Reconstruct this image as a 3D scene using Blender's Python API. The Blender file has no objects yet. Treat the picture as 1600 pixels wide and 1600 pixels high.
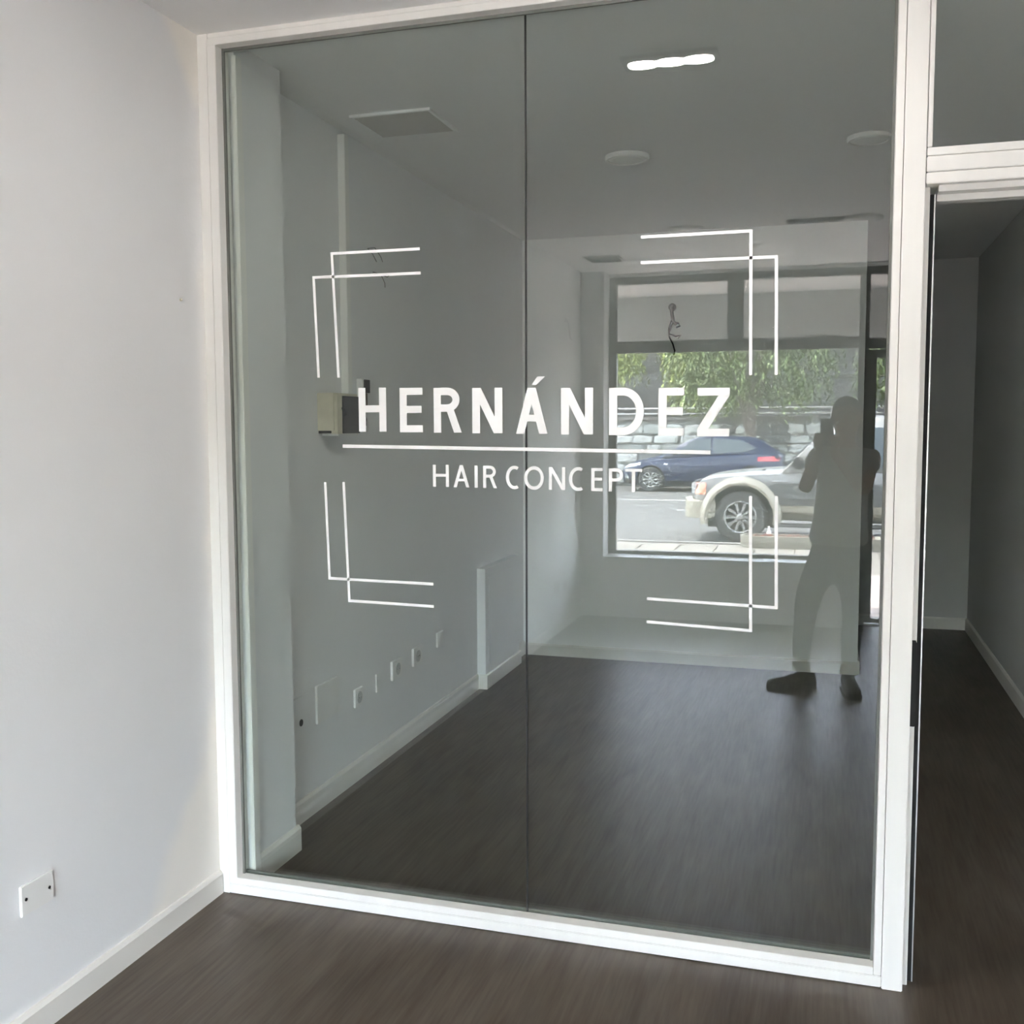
import bpy, bmesh, math, random
import numpy as np
from mathutils import Vector, Matrix
random.seed(7)
C = bpy.context.scene.collection
PI = math.pi

# ------------------------------------------------------------------ camera
CX, CY, CZ = 1.9097, -2.9495, 1.55
F_PX, YAW, PITCH, ROLL = 1610.36, 0.2960, 0.0834, -0.0036
f = Vector((-math.sin(YAW)*math.cos(PITCH), math.cos(YAW)*math.cos(PITCH), -math.sin(PITCH)))
r = Vector((math.cos(YAW), math.sin(YAW), 0)); u = r.cross(f)
r2 = r*math.cos(ROLL)+u*math.sin(ROLL); u2 = -r*math.sin(ROLL)+u*math.cos(ROLL)
cam = bpy.data.objects.new('camera', bpy.data.cameras.new('camera')); C.objects.link(cam)
cam.matrix_world = Matrix(((r2.x,u2.x,-f.x,CX),(r2.y,u2.y,-f.y,CY),(r2.z,u2.z,-f.z,CZ),(0,0,0,1)))
cam.data.sensor_width = 36; cam.data.lens = F_PX/1600*36; cam.data.clip_start = 0.004; cam.data.clip_end = 300
bpy.context.scene.camera = cam

# ------------------------------------------------------------------ sky, sun, exposure
SKY, SUN = 13.0, 48.0
w = bpy.data.worlds.new('world'); bpy.context.scene.world = w; w.use_nodes = True
wn = w.node_tree.nodes; sky = wn.new('ShaderNodeTexSky'); sky.sky_type = 'NISHITA'; sky.sun_disc = False
sky.sun_elevation = math.radians(64); sky.sun_rotation = math.radians(-90); sky.altitude = 50; sky.dust_density = 1.5
hs = wn.new('ShaderNodeHueSaturation'); hs.inputs['Saturation'].default_value = 0.45     # hazy pale sky
w.node_tree.links.new(sky.outputs[0], hs.inputs['Color']); w.node_tree.links.new(hs.outputs[0], wn['Background'].inputs[0]); wn['Background'].inputs[1].default_value = SKY
sl = bpy.data.lights.new('sun', 'SUN'); sl.energy = SUN; sl.angle = math.radians(0.6); sl.color = (1.0, 0.965, 0.90)
so = bpy.data.objects.new('sun', sl); C.objects.link(so)
so.rotation_euler = Vector((0.40, 0.06, -0.91)).to_track_quat('-Z', 'Y').to_euler(); so.location = (0, -10, 20)
LAMP = 315.0                      # radiance of the lit ceiling fitting
sc = bpy.context.scene
sc.view_settings.view_transform = 'Standard'; sc.view_settings.look = 'None'
sc.view_settings.exposure = -0.08; sc.view_settings.gamma = 1.0; sc.view_settings.use_curve_mapping = False
sc.cycles.max_bounces = 10; sc.cycles.diffuse_bounces = 6; sc.cycles.glossy_bounces = 5
sc.cycles.transparent_max_bounces = 24; sc.cycles.transmission_bounces = 8
sc.cycles.sample_clamp_indirect = 30.0; sc.cycles.use_denoising = True; sc.cycles.use_adaptive_sampling = False; sc.cycles.denoising_prefilter = 'ACCURATE'
sc.cycles.caustics_reflective = False; sc.cycles.caustics_refractive = False

# ------------------------------------------------------------------ materials
def mat(name, col, rough=0.6, metal=0.0, spec=0.5, noise=0.0, scale=8.0, bump=0.0, bscale=60.0, stretch=(1,1,1), coat=0.0, emit=None):
    m = bpy.data.materials.new(name); m.use_nodes = True; nt = m.node_tree; N = nt.nodes; L = nt.links
    b = N['Principled BSDF']
    b.inputs['Base Color'].default_value = (*col, 1); b.inputs['Roughness'].default_value = rough
    b.inputs['Metallic'].default_value = metal; b.inputs['Specular IOR Level'].default_value = spec
    if coat: b.inputs['Coat Weight'].default_value = coat; b.inputs['Coat Roughness'].default_value = 0.05
    tc = N.new('ShaderNodeTexCoord'); mp = N.new('ShaderNodeMapping'); mp.inputs['Scale'].default_value = stretch
    L.new(tc.outputs['Object'], mp.inputs['Vector'])
    if noise:
        n = N.new('ShaderNodeTexNoise'); n.inputs['Scale'].default_value = scale; n.inputs['Detail'].default_value = 5
        L.new(mp.outputs[0], n.inputs['Vector'])
        rp = N.new('ShaderNodeMapRange'); rp.inputs['From Min'].default_value = .25; rp.inputs['From Max'].default_value = .75
        rp.inputs['To Min'].default_value = 1-noise; rp.inputs['To Max'].default_value = 1+noise
        L.new(n.outputs['Fac'], rp.inputs['Value'])
        v = N.new('ShaderNodeVectorMath'); v.operation = 'SCALE'; v.inputs[0].default_value = col
        L.new(rp.outputs[0], v.inputs['Scale']); L.new(v.outputs[0], b.inputs['Base Color'])
    if bump:
        n2 = N.new('ShaderNodeTexNoise'); n2.inputs['Scale'].default_value = bscale; n2.inputs['Detail'].default_value = 4
        L.new(mp.outputs[0], n2.inputs['Vector']); bp = N.new('ShaderNodeBump'); bp.inputs['Strength'].default_value = bump
        bp.inputs['Distance'].default_value = 0.01
        L.new(n2.outputs['Fac'], bp.inputs['Height']); L.new(bp.outputs[0], b.inputs['Normal'])
    if emit:
        b.inputs['Emission Color'].default_value = (*emit[0], 1); b.inputs['Emission Strength'].default_value = emit[1]
    return m

def glass_mat(name, tint=(0.93,0.955,0.94), r0=0.043):
    m = bpy.data.materials.new(name); m.use_nodes = True; nt = m.node_tree; N = nt.nodes; L = nt.links
    N.remove(N['Principled BSDF']); out = N['Material Output']
    lw = N.new('ShaderNodeLayerWeight'); lw.inputs['Blend'].default_value = 0.5
    pw = N.new('ShaderNodeMath'); pw.operation = 'POWER'; pw.inputs[1].default_value = 5; L.new(lw.outputs['Facing'], pw.inputs[0])
    ma = N.new('ShaderNodeMath'); ma.operation = 'MULTIPLY_ADD'; ma.inputs[1].default_value = 1-r0; ma.inputs[2].default_value = r0
    L.new(pw.outputs[0], ma.inputs[0])
    tr = N.new('ShaderNodeBsdfTransparent'); tr.inputs[0].default_value = (*tint, 1)
    gl = N.new('ShaderNodeBsdfGlossy'); gl.inputs['Roughness'].default_value = 0.0; gl.inputs['Color'].default_value = (1,1,1,1)
    mx = N.new('ShaderNodeMixShader'); L.new(ma.outputs[0], mx.inputs[0]); L.new(tr.outputs[0], mx.inputs[1]); L.new(gl.outputs[0], mx.inputs[2])
    L.new(mx.outputs[0], out.inputs['Surface'])
    return m

def wall_mat():
    m = mat('wall_paint', (0.79,0.79,0.785), 0.75, noise=0.025, scale=1.3, bump=0.05, bscale=90)
    nt = m.node_tree; N = nt.nodes; L = nt.links; b = N['Principled BSDF']
    base = b.inputs['Base Color'].links[0].from_socket
    # unpainted plaster patch around the corner by the partition: irregular edge, own warm colour
    tc = N.new('ShaderNodeTexCoord'); sp = N.new('ShaderNodeSeparateXYZ'); L.new(tc.outputs['Object'], sp.inputs[0])
    ns = N.new('ShaderNodeTexNoise'); ns.inputs['Scale'].default_value = 3.0; ns.inputs['Detail'].default_value = 4
    L.new(tc.outputs['Object'], ns.inputs['Vector'])
    def mth(op, a, bb=None, c=None):
        n = N.new('ShaderNodeMath'); n.operation = op
        for i, s in enumerate((a, bb, c)):
            if s is None: continue
            if isinstance(s, (int, float)): n.inputs[i].default_value = s
            else: L.new(s, n.inputs[i])
        return n.outputs[0]
    # width of the patch from the corner, as a function of z: triangle low down, narrow band above, wide at ceiling
    z = sp.outputs['Z']; y = sp.outputs['Y']
    low = mth('MAXIMUM', mth('MULTIPLY_ADD', z, -0.62, 0.47), 0.05)
    top = mth('MAXIMUM', mth('MULTIPLY_ADD', z, 0.8, -2.02), 0.0)
    wd = mth('ADD', low, top)
    wd = mth('ADD', wd, mth('MULTIPLY_ADD', ns.outputs['Fac'], 0.22, -0.11))
    d = mth('MULTIPLY', y, -1.0)
    k = N.new('ShaderNodeMapRange'); k.interpolation_type = 'SMOOTHSTEP'
    L.new(mth('SUBTRACT', wd, d), k.inputs['Value']); k.inputs['From Min'].default_value = -0.05; k.inputs['From Max'].default_value = 0.07
    frm = mth('MULTIPLY', mth('GREATER_THAN', y, -1.2), mth('LESS_THAN', y, 0.0)); fac = mth('MULTIPLY', k.outputs[0], frm)
    mx = N.new('ShaderNodeMix'); mx.data_type = 'RGBA'; L.new(fac, mx.inputs[0]); L.new(base, mx.inputs[6]); mx.inputs[7].default_value = (0.89,0.855,0.79,1)
    L.new(mx.outputs[2], b.inputs['Base Color'])
    return m

def floor_mat():
    m = bpy.data.materials.new('floor_laminate'); m.use_nodes = True; nt = m.node_tree; N = nt.nodes; L = nt.links; b = N['Principled BSDF']
    tc = N.new('ShaderNodeTexCoord')
    def noise(sc_, st, det=5, dist=0.0):
        mp = N.new('ShaderNodeMapping'); mp.inputs['Scale'].default_value = st; L.new(tc.outputs['Object'], mp.inputs['Vector'])
        n = N.new('ShaderNodeTexNoise'); n.inputs['Scale'].default_value = sc_; n.inputs['Detail'].default_value = det; n.inputs['Distortion'].default_value = dist
        L.new(mp.outputs[0], n.inputs['Vector']); return n.outputs['Fac']
    a = noise(3.2, (5, .8, 1), 6, .6); c = noise(26, (3, .16, 1), 4); e = noise(1.7, (1.6, .7, 1), 3)
    s = N.new('ShaderNodeMath'); s.operation = 'ADD'; L.new(a, s.inputs[0]); L.new(c, s.inputs[1])
    s2 = N.new('ShaderNodeMath'); s2.operation = 'ADD'; L.new(s.outputs[0], s2.inputs[0]); L.new(e, s2.inputs[1])
    rp = N.new('ShaderNodeValToRGB'); dv = N.new('ShaderNodeMath'); dv.operation = 'DIVIDE'; dv.inputs[1].default_value = 3; L.new(s2.outputs[0], dv.inputs[0])
    L.new(dv.outputs[0], rp.inputs[0]); R = rp.color_ramp
    R.elements[0].position = .36; R.elements[0].color = (0.0430,0.0292,0.0198,1)
    R.elements[1].position = .62; R.elements[1].color = (0.1075,0.0860,0.0662,1)
    q = R.elements.new(.49); q.color = (0.0757,0.0576,0.0421,1)
    L.new(rp.outputs[0], b.inputs['Base Color']); b.inputs['Roughness'].default_value = 0.40; b.inputs['Specular IOR Level'].default_value = 0.36
    bp = N.new('ShaderNodeBump'); bp.inputs['Strength'].default_value = .12; bp.inputs['Distance'].default_value = .004; L.new(c, bp.inputs['Height']); L.new(bp.outputs[0], b.inputs['Normal'])
    return m

M = dict(
    wall=wall_mat(), wallshade=mat('corridor_shade_tone', (0.58,0.58,0.56), .8, noise=.03, scale=1.5, bump=.04), wallb=mat('back_wall_paint', (0.90,0.895,0.88), .8, noise=.02, scale=1.5, bump=.04), ceil=mat('ceiling_paint', (0.84,0.84,0.83), .8, noise=.02, scale=1, bump=.04),  # corridor walls get a greyer tone: their shade is put into the colour
    floor=floor_mat(), base=mat('skirting_white', (0.7350,0.7140,0.6615), .45, noise=.03, scale=4),
    frame=mat('frame_white', (0.8370,0.8231,0.7812), .38, noise=.03, scale=3, stretch=(6,6,.6)),
    gasket=mat('gasket_grey', (0.16,0.165,0.15), .6), black=mat('black_rubber', (0.006,0.006,0.006), .7),
    alu=mat('brushed_aluminium', (0.55,0.56,0.55), .35, metal=.9), vinyl=mat('white_vinyl', (0.97,0.97,0.96), .4, emit=None),
    glass=glass_mat('partition_glass'), shopglass=glass_mat('shopfront_glass', (0.97,0.975,0.97), .02),
    dframe=mat('dark_grey_frame', (0.0210,0.0216,0.0204), .5), sill=mat('sill_white', (0.80,0.80,0.78), .35),
    plate=mat('plastic_white', (0.80,0.79,0.76), .35), plateg=mat('plastic_grey', (0.45,0.45,0.43), .5),
    beige=mat('beige_plastic', (0.62,0.58,0.45), .45, noise=.12, scale=14), dark=mat('dark_panel', (0.010,0.011,0.010), .6),
    brown=mat('brown_plastic', (0.12,0.09,0.06), .5), grille=mat('vent_grey', (0.52,0.51,0.48), .6),
    lens=mat('opal_lens', (0.90,0.90,0.87), .4), rim=mat('lamp_rim_grey', (0.34,0.34,0.32), .5),
    led=mat('lit_led', (1,1,1), .5, emit=((1.0,0.97,0.93), LAMP)),
    pave=mat('pavement_beige', (0.1650,0.1500,0.1250), .85, noise=.12, scale=6), pavep=mat('pavement_pink', (0.40,0.33,0.30), .85, noise=.12, scale=6),
    grout=mat('pavement_grout', (0.1100,0.1000,0.0900), .9), curb=mat('kerb_concrete', (0.1650,0.1550,0.1400), .85, noise=.1, scale=4),
    road=mat('asphalt_pale', (0.0829,0.0808,0.0756), .9, noise=.08, scale=1.2, bump=.3, bscale=120), line=mat('road_paint_white', (0.3750,0.3750,0.3600), .7),
    mortar=mat('wall_mortar', (0.1890,0.1890,0.1755), .9, noise=.15, scale=3),
    stone=mat('stone_pale', (0.4125,0.4125,0.3812), .9, noise=.22, scale=5, bump=.5, bscale=12), stoneg=mat('stone_grey', (0.1500,0.1500,0.1400), .9, noise=.25, scale=5),
    stonem=mat('stone_mid', (0.2640,0.2750,0.2530), .9, noise=.25, scale=4),
    rail=mat('rail_white', (0.4000,0.4000,0.3850), .5), hill=mat('dark_hillside', (0.0090,0.0095,0.0090), .95, noise=.35, scale=1.5),
    leaf=mat('leaf_yellow_green', (0.2860,0.3300,0.0825), .6, noise=.6, scale=5), leafd=mat('leaf_mid_green', (0.1200,0.1600,0.0550), .6, noise=.75, scale=3.0),
    bark=mat('bark_grey', (0.1320,0.1080,0.0900), .9, noise=.3, scale=9), soffit=mat('soffit_paint', (0.6000,0.6000,0.5775), .8, noise=.03, scale=2),
    facade=mat('facade_render', (0.3600,0.3600,0.3440), .85, noise=.06, scale=3),
    blue=mat('car_blue', (0.0090,0.0180,0.0500), .3, metal=.2, coat=.25), cglass=mat('car_window', (0.0500,0.0650,0.0700), .08, spec=.5),
    silver=mat('car_silver_white', (0.1620,0.1620,0.1552), .3, metal=.1, coat=.3), band=mat('car_grey_band', (0.0780,0.0810,0.0780), .35, coat=.6),
    cbeige=mat('car_champagne', (0.3001,0.2741,0.2153), .4, metal=.15, coat=.5), tyre=mat('tyre_rubber', (0.05,0.05,0.048), .85, noise=.1, scale=20),
    rimm=mat('alloy_rim', (0.3000,0.3000,0.2880), .35, metal=.6), darkp=mat('dark_plastic', (0.02,0.02,0.02), .6),
    red=mat('lamp_red', (0.45,0.03,0.04), .2, coat=1), amber=mat('lamp_amber', (0.62,0.17,0.09), .25, coat=1), chrome=mat('lamp_clear', (0.7,0.72,0.72), .15, metal=.6),
    concrete=mat('planter_concrete', (0.2250,0.2115,0.1710), .85, noise=.12, scale=8), soil=mat('dry_soil', (0.1000,0.0600,0.0400), .95, noise=.3, scale=18),
    plant=mat('dry_red_plant', (0.2100,0.0500,0.0350), .8), skin=mat('skin', (0.36,0.20,0.13), .55, noise=.06, scale=20),
    tee=mat('tshirt_offwhite', (0.52,0.52,0.50), .9, noise=.04, scale=10, bump=.25, bscale=18), jog=mat('jogger_grey', (0.085,0.085,0.083), .95, noise=.1, scale=12, bump=.3, bscale=14),
    shoe=mat('shoe_black', (0.015,0.014,0.013), .7), sole=mat('shoe_sole', (0.03,0.028,0.025), .6), hair=mat('hair_dark', (0.012,0.009,0.007), .8, bump=.5, bscale=90),
    phone=mat('phone_black', (0.01,0.01,0.011), .3), eyew=mat('eye_white', (0.6,0.6,0.58), .3), lip=mat('lips', (0.26,0.11,0.09), .5),
)

# ------------------------------------------------------------------ helpers
def link(name, me, m, parent=None, smooth=False, loc=None):
    if m is not None: me.materials.append(m)
    if smooth:
        for p in me.polygons: p.use_smooth = True
    o = bpy.data.objects.new(name, me); C.objects.link(o)
    if loc: o.location = loc
    if parent is not None: o.parent = parent
    return o
class MB:
    def __init__(s): s.v = []; s.f = []
    def add(s, vs, fs):
        n = len(s.v); s.v += [tuple(p) for p in vs]; s.f += [tuple(i+n for i in q) for q in fs]; return s
    def box(s, x0,x1,y0,y1,z0,z1):
        return s.add([(x0,y0,z0),(x1,y0,z0),(x1,y1,z0),(x0,y1,z0),(x0,y0,z1),(x1,y0,z1),(x1,y1,z1),(x0,y1,z1)],
              [(0,3,2,1),(4,5,6,7),(0,1,5,4),(1,2,6,5),(2,3,7,6),(3,0,4,7)])
    def prism(s, poly, axis, a, b):       # poly 2D extruded along axis from a to b
        n = len(poly)
        def P(p, t): return (t,p[0],p[1]) if axis=='x' else ((p[0],t,p[1]) if axis=='y' else (p[0],p[1],t))
        vs = [P(p,a) for p in poly]+[P(p,b) for p in poly]
        return s.add(vs, [tuple(range(n))[::-1], tuple(range(n,2*n))]+[(i,(i+1)%n,(i+1)%n+n,i+n) for i in range(n)])
    def tube(s, pts, rad, n=8):
        pts = [Vector(p) for p in pts]; rads = rad if isinstance(rad,(list,tuple)) else [rad]*len(pts); vs=[]
        for i,p in enumerate(pts):
            t = (pts[min(i+1,len(pts)-1)]-pts[max(i-1,0)]).normalized()
            a = t.cross(Vector((0,0,1)) if abs(t.z)<.9 else Vector((1,0,0))).normalized(); b = t.cross(a)
            vs += [p+(a*math.cos(2*PI*k/n)+b*math.sin(2*PI*k/n))*rads[i] for k in range(n)]
        fs = [(i*n+k,i*n+(k+1)%n,(i+1)*n+(k+1)%n,(i+1)*n+k) for i in range(len(pts)-1) for k in range(n)]
        fs += [tuple(range(n)), tuple(range((len(pts)-1)*n,len(pts)*n))]
        return s.add(vs, fs)
    def lathe(s, prof, c, axis='z', n=28, cap=True):     # prof (r, h)
        vs=[]
        for (rr,h) in prof:
            for k in range(n):
                a=2*PI*k/n; p=(rr*math.cos(a),rr*math.sin(a),h)
                if axis=='y': p=(p[0],p[2],p[1])
                if axis=='x': p=(p[2],p[0],p[1])
                vs.append((p[0]+c[0],p[1]+c[1],p[2]+c[2]))
        m_=len(prof); fs=[(i*n+k,i*n+(k+1)%n,(i+1)*n+(k+1)%n,(i+1)*n+k) for i in range(m_-1) for k in range(n)]
        if cap and prof[0][0]>1e-6: fs.append(tuple(range(n)))
        if cap and prof[-1][0]>1e-6: fs.append(tuple(range((m_-1)*n,m_*n)))
        return s.add(vs,fs)
    def ell(s, c, rx, ry, rz, n=14, m_=9):
        vs=[(c[0]+rx*math.sin(PI*j/m_)*math.cos(2*PI*k/n), c[1]+ry*math.sin(PI*j/m_)*math.sin(2*PI*k/n), c[2]+rz*math.cos(PI*j/m_)) for j in range(m_+1) for k in range(n)]
        return s.add(vs,[(j*n+k,j*n+(k+1)%n,(j+1)*n+(k+1)%n,(j+1)*n+k) for j in range(m_) for k in range(n)])
    def mesh(s, name, bevel=0.0, fix=True, seg=2):
        me = bpy.data.meshes.new(name); me.from_pydata(s.v, [], s.f)
        if fix or bevel:
            bm = bmesh.new(); bm.from_mesh(me); bmesh.ops.remove_doubles(bm, verts=bm.verts, dist=1e-6)
            bmesh.ops.recalc_face_normals(bm, faces=bm.faces)
            if bevel: bmesh.ops.bevel(bm, geom=list(bm.edges), offset=bevel, segments=seg, affect='EDGES', clamp_overlap=True)
            bm.to_mesh(me); bm.free()
        me.update(); return me
    def build(s, name, m, parent=None, bevel=0.0, smooth=False, fix=True, loc=None, seg=2):
        return link(name, s.mesh(name,bevel,fix,seg), m, parent, smooth, loc)
def empty(name, loc=(0,0,0)):
    o = bpy.data.objects.new(name, None); C.objects.link(o); o.location = loc; o.empty_display_size = .1; return o
def tag(o, label=None, cat=None, group=None, kind=None):
    if label: o['label']=label
    if cat: o['category']=cat
    if group: o['group']=group
    if kind: o['kind']=kind
    return o
def keep(child, parent):     # parent a world-space-built mesh under an empty that has an offset
    child.parent = parent; child.matrix_parent_inverse = Matrix.Translation(-Vector(parent.location)); return child
def copy_tree(o, parent=None):
    c = o.copy(); C.objects.link(c); c.parent = parent
    for ch in list(o.children): copy_tree(ch, c)
    return c
def struct(o): o['kind']='structure'; return o
def shade_auto(o):
    for p in o.data.polygons: p.use_smooth = True
    return o

# ------------------------------------------------------------------ room shell
ZC = 2.77; XR = 2.95
struct(MB().box(-.2,3.1,-5.55,5.55,-.15,0).build('floor', M['floor']))
struct(MB().box(-.2,3.1,-5.55,5.55,ZC,ZC+.13).build('ceiling', M['ceil']))
struct(MB().box(-.2,0,-5.55,.03,0,ZC).build('wall_left', M['wall']))
struct(MB().box(-.2,.082,.03,.32,0,ZC).build('wall_left', M['wall']))['label']='proud white pier behind the glass next to the partition'
struct(MB().box(-.2,-.04,.32,3.7,0,ZC).build('wall_left', M['wall']))['label']='recessed white wall behind the glass'
struct(MB().box(-.2,2.12,3.7,5.55,0,ZC).build('wall_back', M['wallb']))
struct(MB().box(2.12,XR,5.40,5.55,0,ZC).build('wall_back', M['wallshade']))['label']='far end wall of the dark corridor beyond the doorway'
struct(MB().box(XR,3.1,-5.55,0,0,ZC).build('wall_right', M['wall']))
struct(MB().box(XR,3.1,0,5.55,0,ZC).build('wall_right', M['wallshade']))['label']='side wall of the corridor beyond the doorway, its shade painted in as grey'  # same wall split at the partition, corridor half coloured darker for its dimness
struct(MB().box(0,.19,-5.55,-5.22,0,ZC).build('wall_front', M['wall']))['label']='narrow pier left of the shop window'
struct(MB().box(.19,2.14,-5.55,-5.22,0,.475).build('wall_front', M['wallb']))['label']='low wall under the shop window'
struct(MB().box(.19,2.14,-5.52,-5.205,.475,.492).build('trim_1', M['sill'], bevel=.003))['label']='white window sill board on the low wall'

def skirting(name, x0,y0,x1,y1, nx,ny, h=.078, t=.014, label=None):
    # a board from (x0,y0) to (x1,y1), standing out along (nx,ny)
    prof=[(0,0),(t,0),(t,h-.012),(t*.45,h),(0,h)]
    vs=[(x0+nx*a,y0+ny*a,b) for a,b in prof]+[(x1+nx*a,y1+ny*a,b) for a,b in prof]; n=len(prof)
    o=MB().add(vs,[tuple(range(n)),tuple(range(n,2*n))]+[(i,(i+1)%n,(i+1)%n+n,i+n) for i in range(n)]).build(name,M['base'])
    struct(o)
    if label: o['label']=label
    return o
skirting('baseboard_left',0,-5.22,0,-.052,1,0)
skirting('baseboard_left',.082,.035,.082,.335,1,0,.095,label='skirting board around the pier behind the glass')
skirting('baseboard_left',-.04,.32,-.04,2.72,1,0,.09,label='skirting board of the wall behind the glass')
skirting('baseboard_left',-.04,3.44,-.04,3.7,1,0,.09)
skirting('baseboard_back',-.026,3.7,2.12,3.7,0,-1,.080)
skirting('baseboard_back',2.12,5.40,XR,5.40,0,-1,.09)
skirting('baseboard_right',XR,-5.3,XR,-.06,-1,0)
skirting('baseboard_right',XR,.12,XR,5.386,-1,0,.095)
skirting('baseboard_back',2.12,3.70,2.12,5.386,1,0,.09)

# ------------------------------------------------------------------ glazed partition
win = struct(empty('window_1', (1.05,0,0))); win['label']='white framed glass partition with a doorway at its right'
def wpart(mb, name, m, bevel=0.0, label=None):
    o = mb.build(name, m, None, bevel); keep(o, win)
    if label: o['label']=label
    return o
fr = M['frame']; Y0,Y1=-.05,.034
wpart(MB().box(.0,.036,Y0+.002,Y1,0,ZC), 'frame_post', fr, .0015)
wpart(MB().box(.0375,.066,Y0,Y1-.01,.055,2.733), 'glazing_bead', fr, .0015)
wpart(MB().box(.0375,2.085,Y0+.002,Y1,2.7545,ZC), 'head_rail', fr, .0015)
wpart(MB().box(.0375,2.085,Y0,Y1-.01,2.733,2.7535), 'glazing_bead', fr, .001)
wpart(MB().box(.0375,2.084,Y0,Y1,0.002,.034), 'sill_rail', fr, .002)
wpart(MB().box(.0375,2.0625,Y0+.001,-.006,.035,.057), 'glazing_bead', fr, .0012)
wpart(MB().box(2.0635,2.083,Y0,Y1-.01,.036,2.733), 'glazing_bead', fr, .0015)
wpart(MB().box(2.0845,2.1385,Y0-.004,Y1,0,ZC), 'frame_post', fr, .002)
wpart(MB().box(2.14,XR,Y0-.001,.06,2.195,2.234), 'transom_bar', fr, .002)
wpart(MB().box(2.14,XR,Y0,.06,2.165,2.1935), 'transom_bar', fr, .002)
wpart(MB().box(2.14,2.885,Y0,-.006,2.2355,2.256), 'glazing_bead', fr, .0015)
wpart(MB().box(2.1400,2.1525,Y0,-.006,2.257,2.733), 'glazing_bead', fr, .0015)
wpart(MB().box(2.14,2.885,Y0+.002,Y1,2.7345,ZC), 'head_rail', fr, .0015)
wpart(MB().box(2.886,XR,Y0,.06,0,2.1645), 'frame_post', fr, .002)
wpart(MB().box(2.886,XR,Y0,.06,2.2345,ZC), 'frame_post', fr, .002)
wpart(MB().box(.060,1.0535,-.004,.004,.05,2.745), 'glass_pane', M['glass'])
wpart(MB().box(1.0575,2.068,-.004,.004,.05,2.745), 'glass_pane', M['glass'])
wpart(MB().box(2.145,2.893,-.004,.004,2.24,2.745), 'glass_pane', M['glass'])
wpart(MB().box(1.0535,1.0575,-.0042,.0042,.05,2.745), 'silicone_joint', M['dframe'], label='thin dark silicone joint between the two panes')
g = MB(); t=.006
g.box(.066,2.0635,.0045,.012,.050,.062).box(.066,2.0635,-.012,-.0045,2.724,2.733).box(.066,.073,-.014,-.0045,.057,2.733).box(2.0565,2.0635,-.012,-.0045,.057,2.733)
wpart(g,'gasket',M['gasket'],label='grey rubber gasket along the frame')
wpart(MB().box(.083,.098,.012,.05,.03,2.72),'edge_channel',M['frame'],.002,label='narrow white channel behind the glass at the left post')
wpart(MB().box(.083,.099,.010,.052,.0,.030),'channel_foot',M['beige'],.002)

# doorway: black seal, header steps and strike plate
d1 = struct(empty('door_1',(2.55,0,0))); d1['label']='open doorway in the partition, white header, black seal on the left jamb'
def dpart(mb,name,m,bevel=0.0,label=None):
    o=mb.build(name,m,None,bevel); keep(o,d1)
    if label:o['label']=label
    return o
dpart(MB().box(2.1385,2.1535,-.012,Y1,0,2.1645),'jamb_rebate',M['frame'],.001)
dpart(MB().box(2.1535,2.166,.012,.075,0.0,2.150),'door_seal',M['black'],.001,'black door seal')
dpart(MB().box(2.166,2.1695,.012,.078,0.0,2.150),'seal_edge',M['alu'])
dpart(MB().box(2.172,2.886,-.03,.012,2.148,2.1645),'header_step',fr,.001)
dpart(MB().box(2.172,2.886,.014,.060,2.132,2.1645),'header_step',fr,.001)
dpart(MB().box(2.1386,2.151,-.042,-.0125,.74,.97),'strike_plate',M['black'],.001,'black strike plate')

# ------------------------------------------------------------------ vinyl sign on the glass
sign = tag(empty('vinyl_lettering',(1.08,-.0045,1.5)), 'white vinyl lettering HERNANDEZ HAIR CONCEPT with corner lines on the glass', 'sign')
YS0,YS1=-.0049,-.0042
def stroke(path,t,closed=False):
    # mitred polygon quads in 2D
    n=len(path); L_=[];R_=[]
    for i in range(n):
        p=Vector(path[i])
        if closed: a=Vector(path[i-1]); b=Vector(path[(i+1)%n])
        else: a=Vector(path[max(i-1,0)]); b=Vector(path[min(i+1,n-1)])
        d1_=(p-a).normalized() if (p-a).length>1e-9 else (b-p).normalized(); d2_=(b-p).normalized() if (b-p).length>1e-9 else d1_
        n1=Vector((-d1_.y,d1_.x)); n2=Vector((-d2_.y,d2_.x)); m_=(n1+n2).normalized(); k=t/2/max(.35,m_.dot(n1))
        L_.append(p+m_*k); R_.append(p-m_*k)
    q=[]
    for i in range(n if closed else n-1):
        j=(i+1)%n; q.append([L_[i],L_[j],R_[j],R_[i]])
    return q
def para(x0,z0,x1,z1,w_): return [[(x0,z0),(x0+w_,z0),(x1+w_,z1),(x1,z1)]]
def rect(x0,z0,x1,z1): return [[(x0,z0),(x1,z0),(x1,z1),(x0,z1)]]
def arc(cx,cz,rx,rz,a0,a1,n=18): return [(cx+rx*math.cos(math.radians(a0+(a1-a0)*i/n)),cz+rz*math.sin(math.radians(a0+(a1-a0)*i/n))) for i in range(n+1)]
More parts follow.
